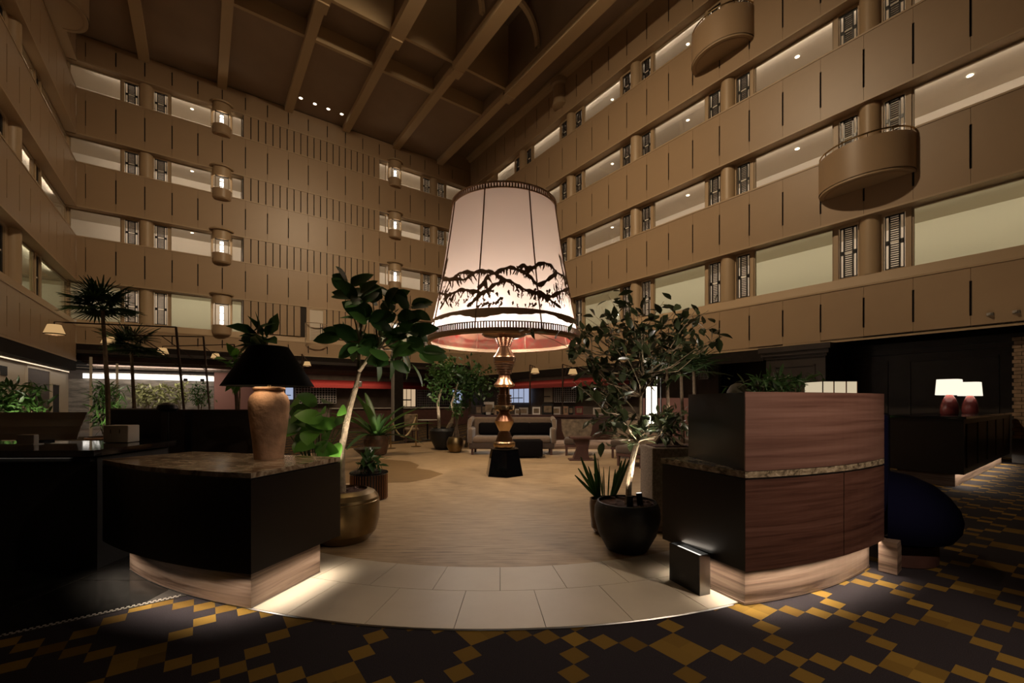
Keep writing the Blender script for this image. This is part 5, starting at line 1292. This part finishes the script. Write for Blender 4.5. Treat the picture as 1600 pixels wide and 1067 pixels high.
bpy.data.objects.remove(plum_lamp('nearer plum ceramic table lamp with white shade on the front desk', *W(11.0, 1.80).to_tuple()[:2]))
bpy.data.objects.remove(plum_lamp('further plum ceramic table lamp with white shade, right of its twin', *W(12.85, 1.80).to_tuple()[:2]))
bk = thing('brick_pier', 'tan brick pier at the right edge behind the front desk', 'pier', W(15.74, .85, .004), TH)
MB().box(-.6, .6, -.5, .6, 0, .55).build('base', 'darkwood', bk); MB().box(-.585, .585, -.485, .585, .55, 2.9).build('core', 'slit', bk)
bb = MB()
for r_ in range(27):
    z = .56+r_*.086; off = .12*(r_ % 2)
    for k in range(6):
        x = -.60+k*.24-off; x0, x1 = max(-.6, x), min(.6, x+.23)
        if x1-x0 > .03: bb.box(x0, x1, -.5, -.47, z, z+.076)
        y = -.50+k*.24-off; y0, y1 = max(-.5, y), min(.6, y+.23)
        if y1-y0 > .03: bb.box(-.6, -.57, y0, y1, z, z+.076)
stuff(bb.build('bricks', 'brick', bk))
# things seen over the top of the walnut cabinet
sl_ = thing('shade_lamp', 'lamp with cream panelled square shade standing behind the walnut cabinet', 'lamp', (P(1297, 628, 4.35).x, 4.35, .006))
MB().lathe([(.12, 0), (.12, .03), (.02, .06), (.018, 1.40)], 16).build('stand', 'black', sl_)
MB().box(-.165, .165, -.13, .13, 1.36, 1.595).build('shade', 'glow_shade', sl_)
for sx in (-.168, -.06, .06, .168): MB().box(sx-.004, sx+.004, -.136, -.13, 1.36, 1.60).build('shade_rib', 'bronze_dark', sl_)
MB().box(-.172, .172, -.137, .137, 1.592, 1.602).build('shade_rim', 'bronze_dark', sl_)
light('POINT', 'shade_lamp_bulb', (P(1297, 628, 4.35).x, 4.35, 1.95), 1.5, CREAM, size=.08)
dm = thing('dome_lamp', 'small olive dome lamp behind the upper left corner of the walnut cabinet', 'lamp', (P(1153, 628, 5.0).x, 5.0, .006))
MB().lathe([(.10, 0), (.10, .03), (.015, .06), (.012, 1.45)], 14).build('stand', 'black', dm)
MB().lathe([(.13, 1.44), (.115, 1.52), (.075, 1.585), (.03, 1.61), (0, 1.612)], 24, cap=False).build('dome', 'olive', dm, smooth=True)
blob_plant('fern', 'dark fern fronds above the top of the walnut cabinet', 1225, 612, 588, 120, 4.6, 'leaf_dark', 240, .14, 81, wid=.22, cat='fern')
for px, py, lab in ((1547, 491, 'small camera on the lowest right parapet'), (1588, 487, 'round dome sensor on the parapet at the right edge')):
    b = b_on(px, AR); Y = ST*AR+CT*b; t = thing('ceiling_sensor', lab, 'sensor', W(AR-.005, b, EYE+(HZ-py)/F*Y), TH-PI/2)
    MB().lathe([(.06, -.03), (.06, .03)], 14).build('body', 'grey_plate', t); MB().box(-.02, .02, -.10, 0, -.02, .02).build('stem', 'grey_plate', t)
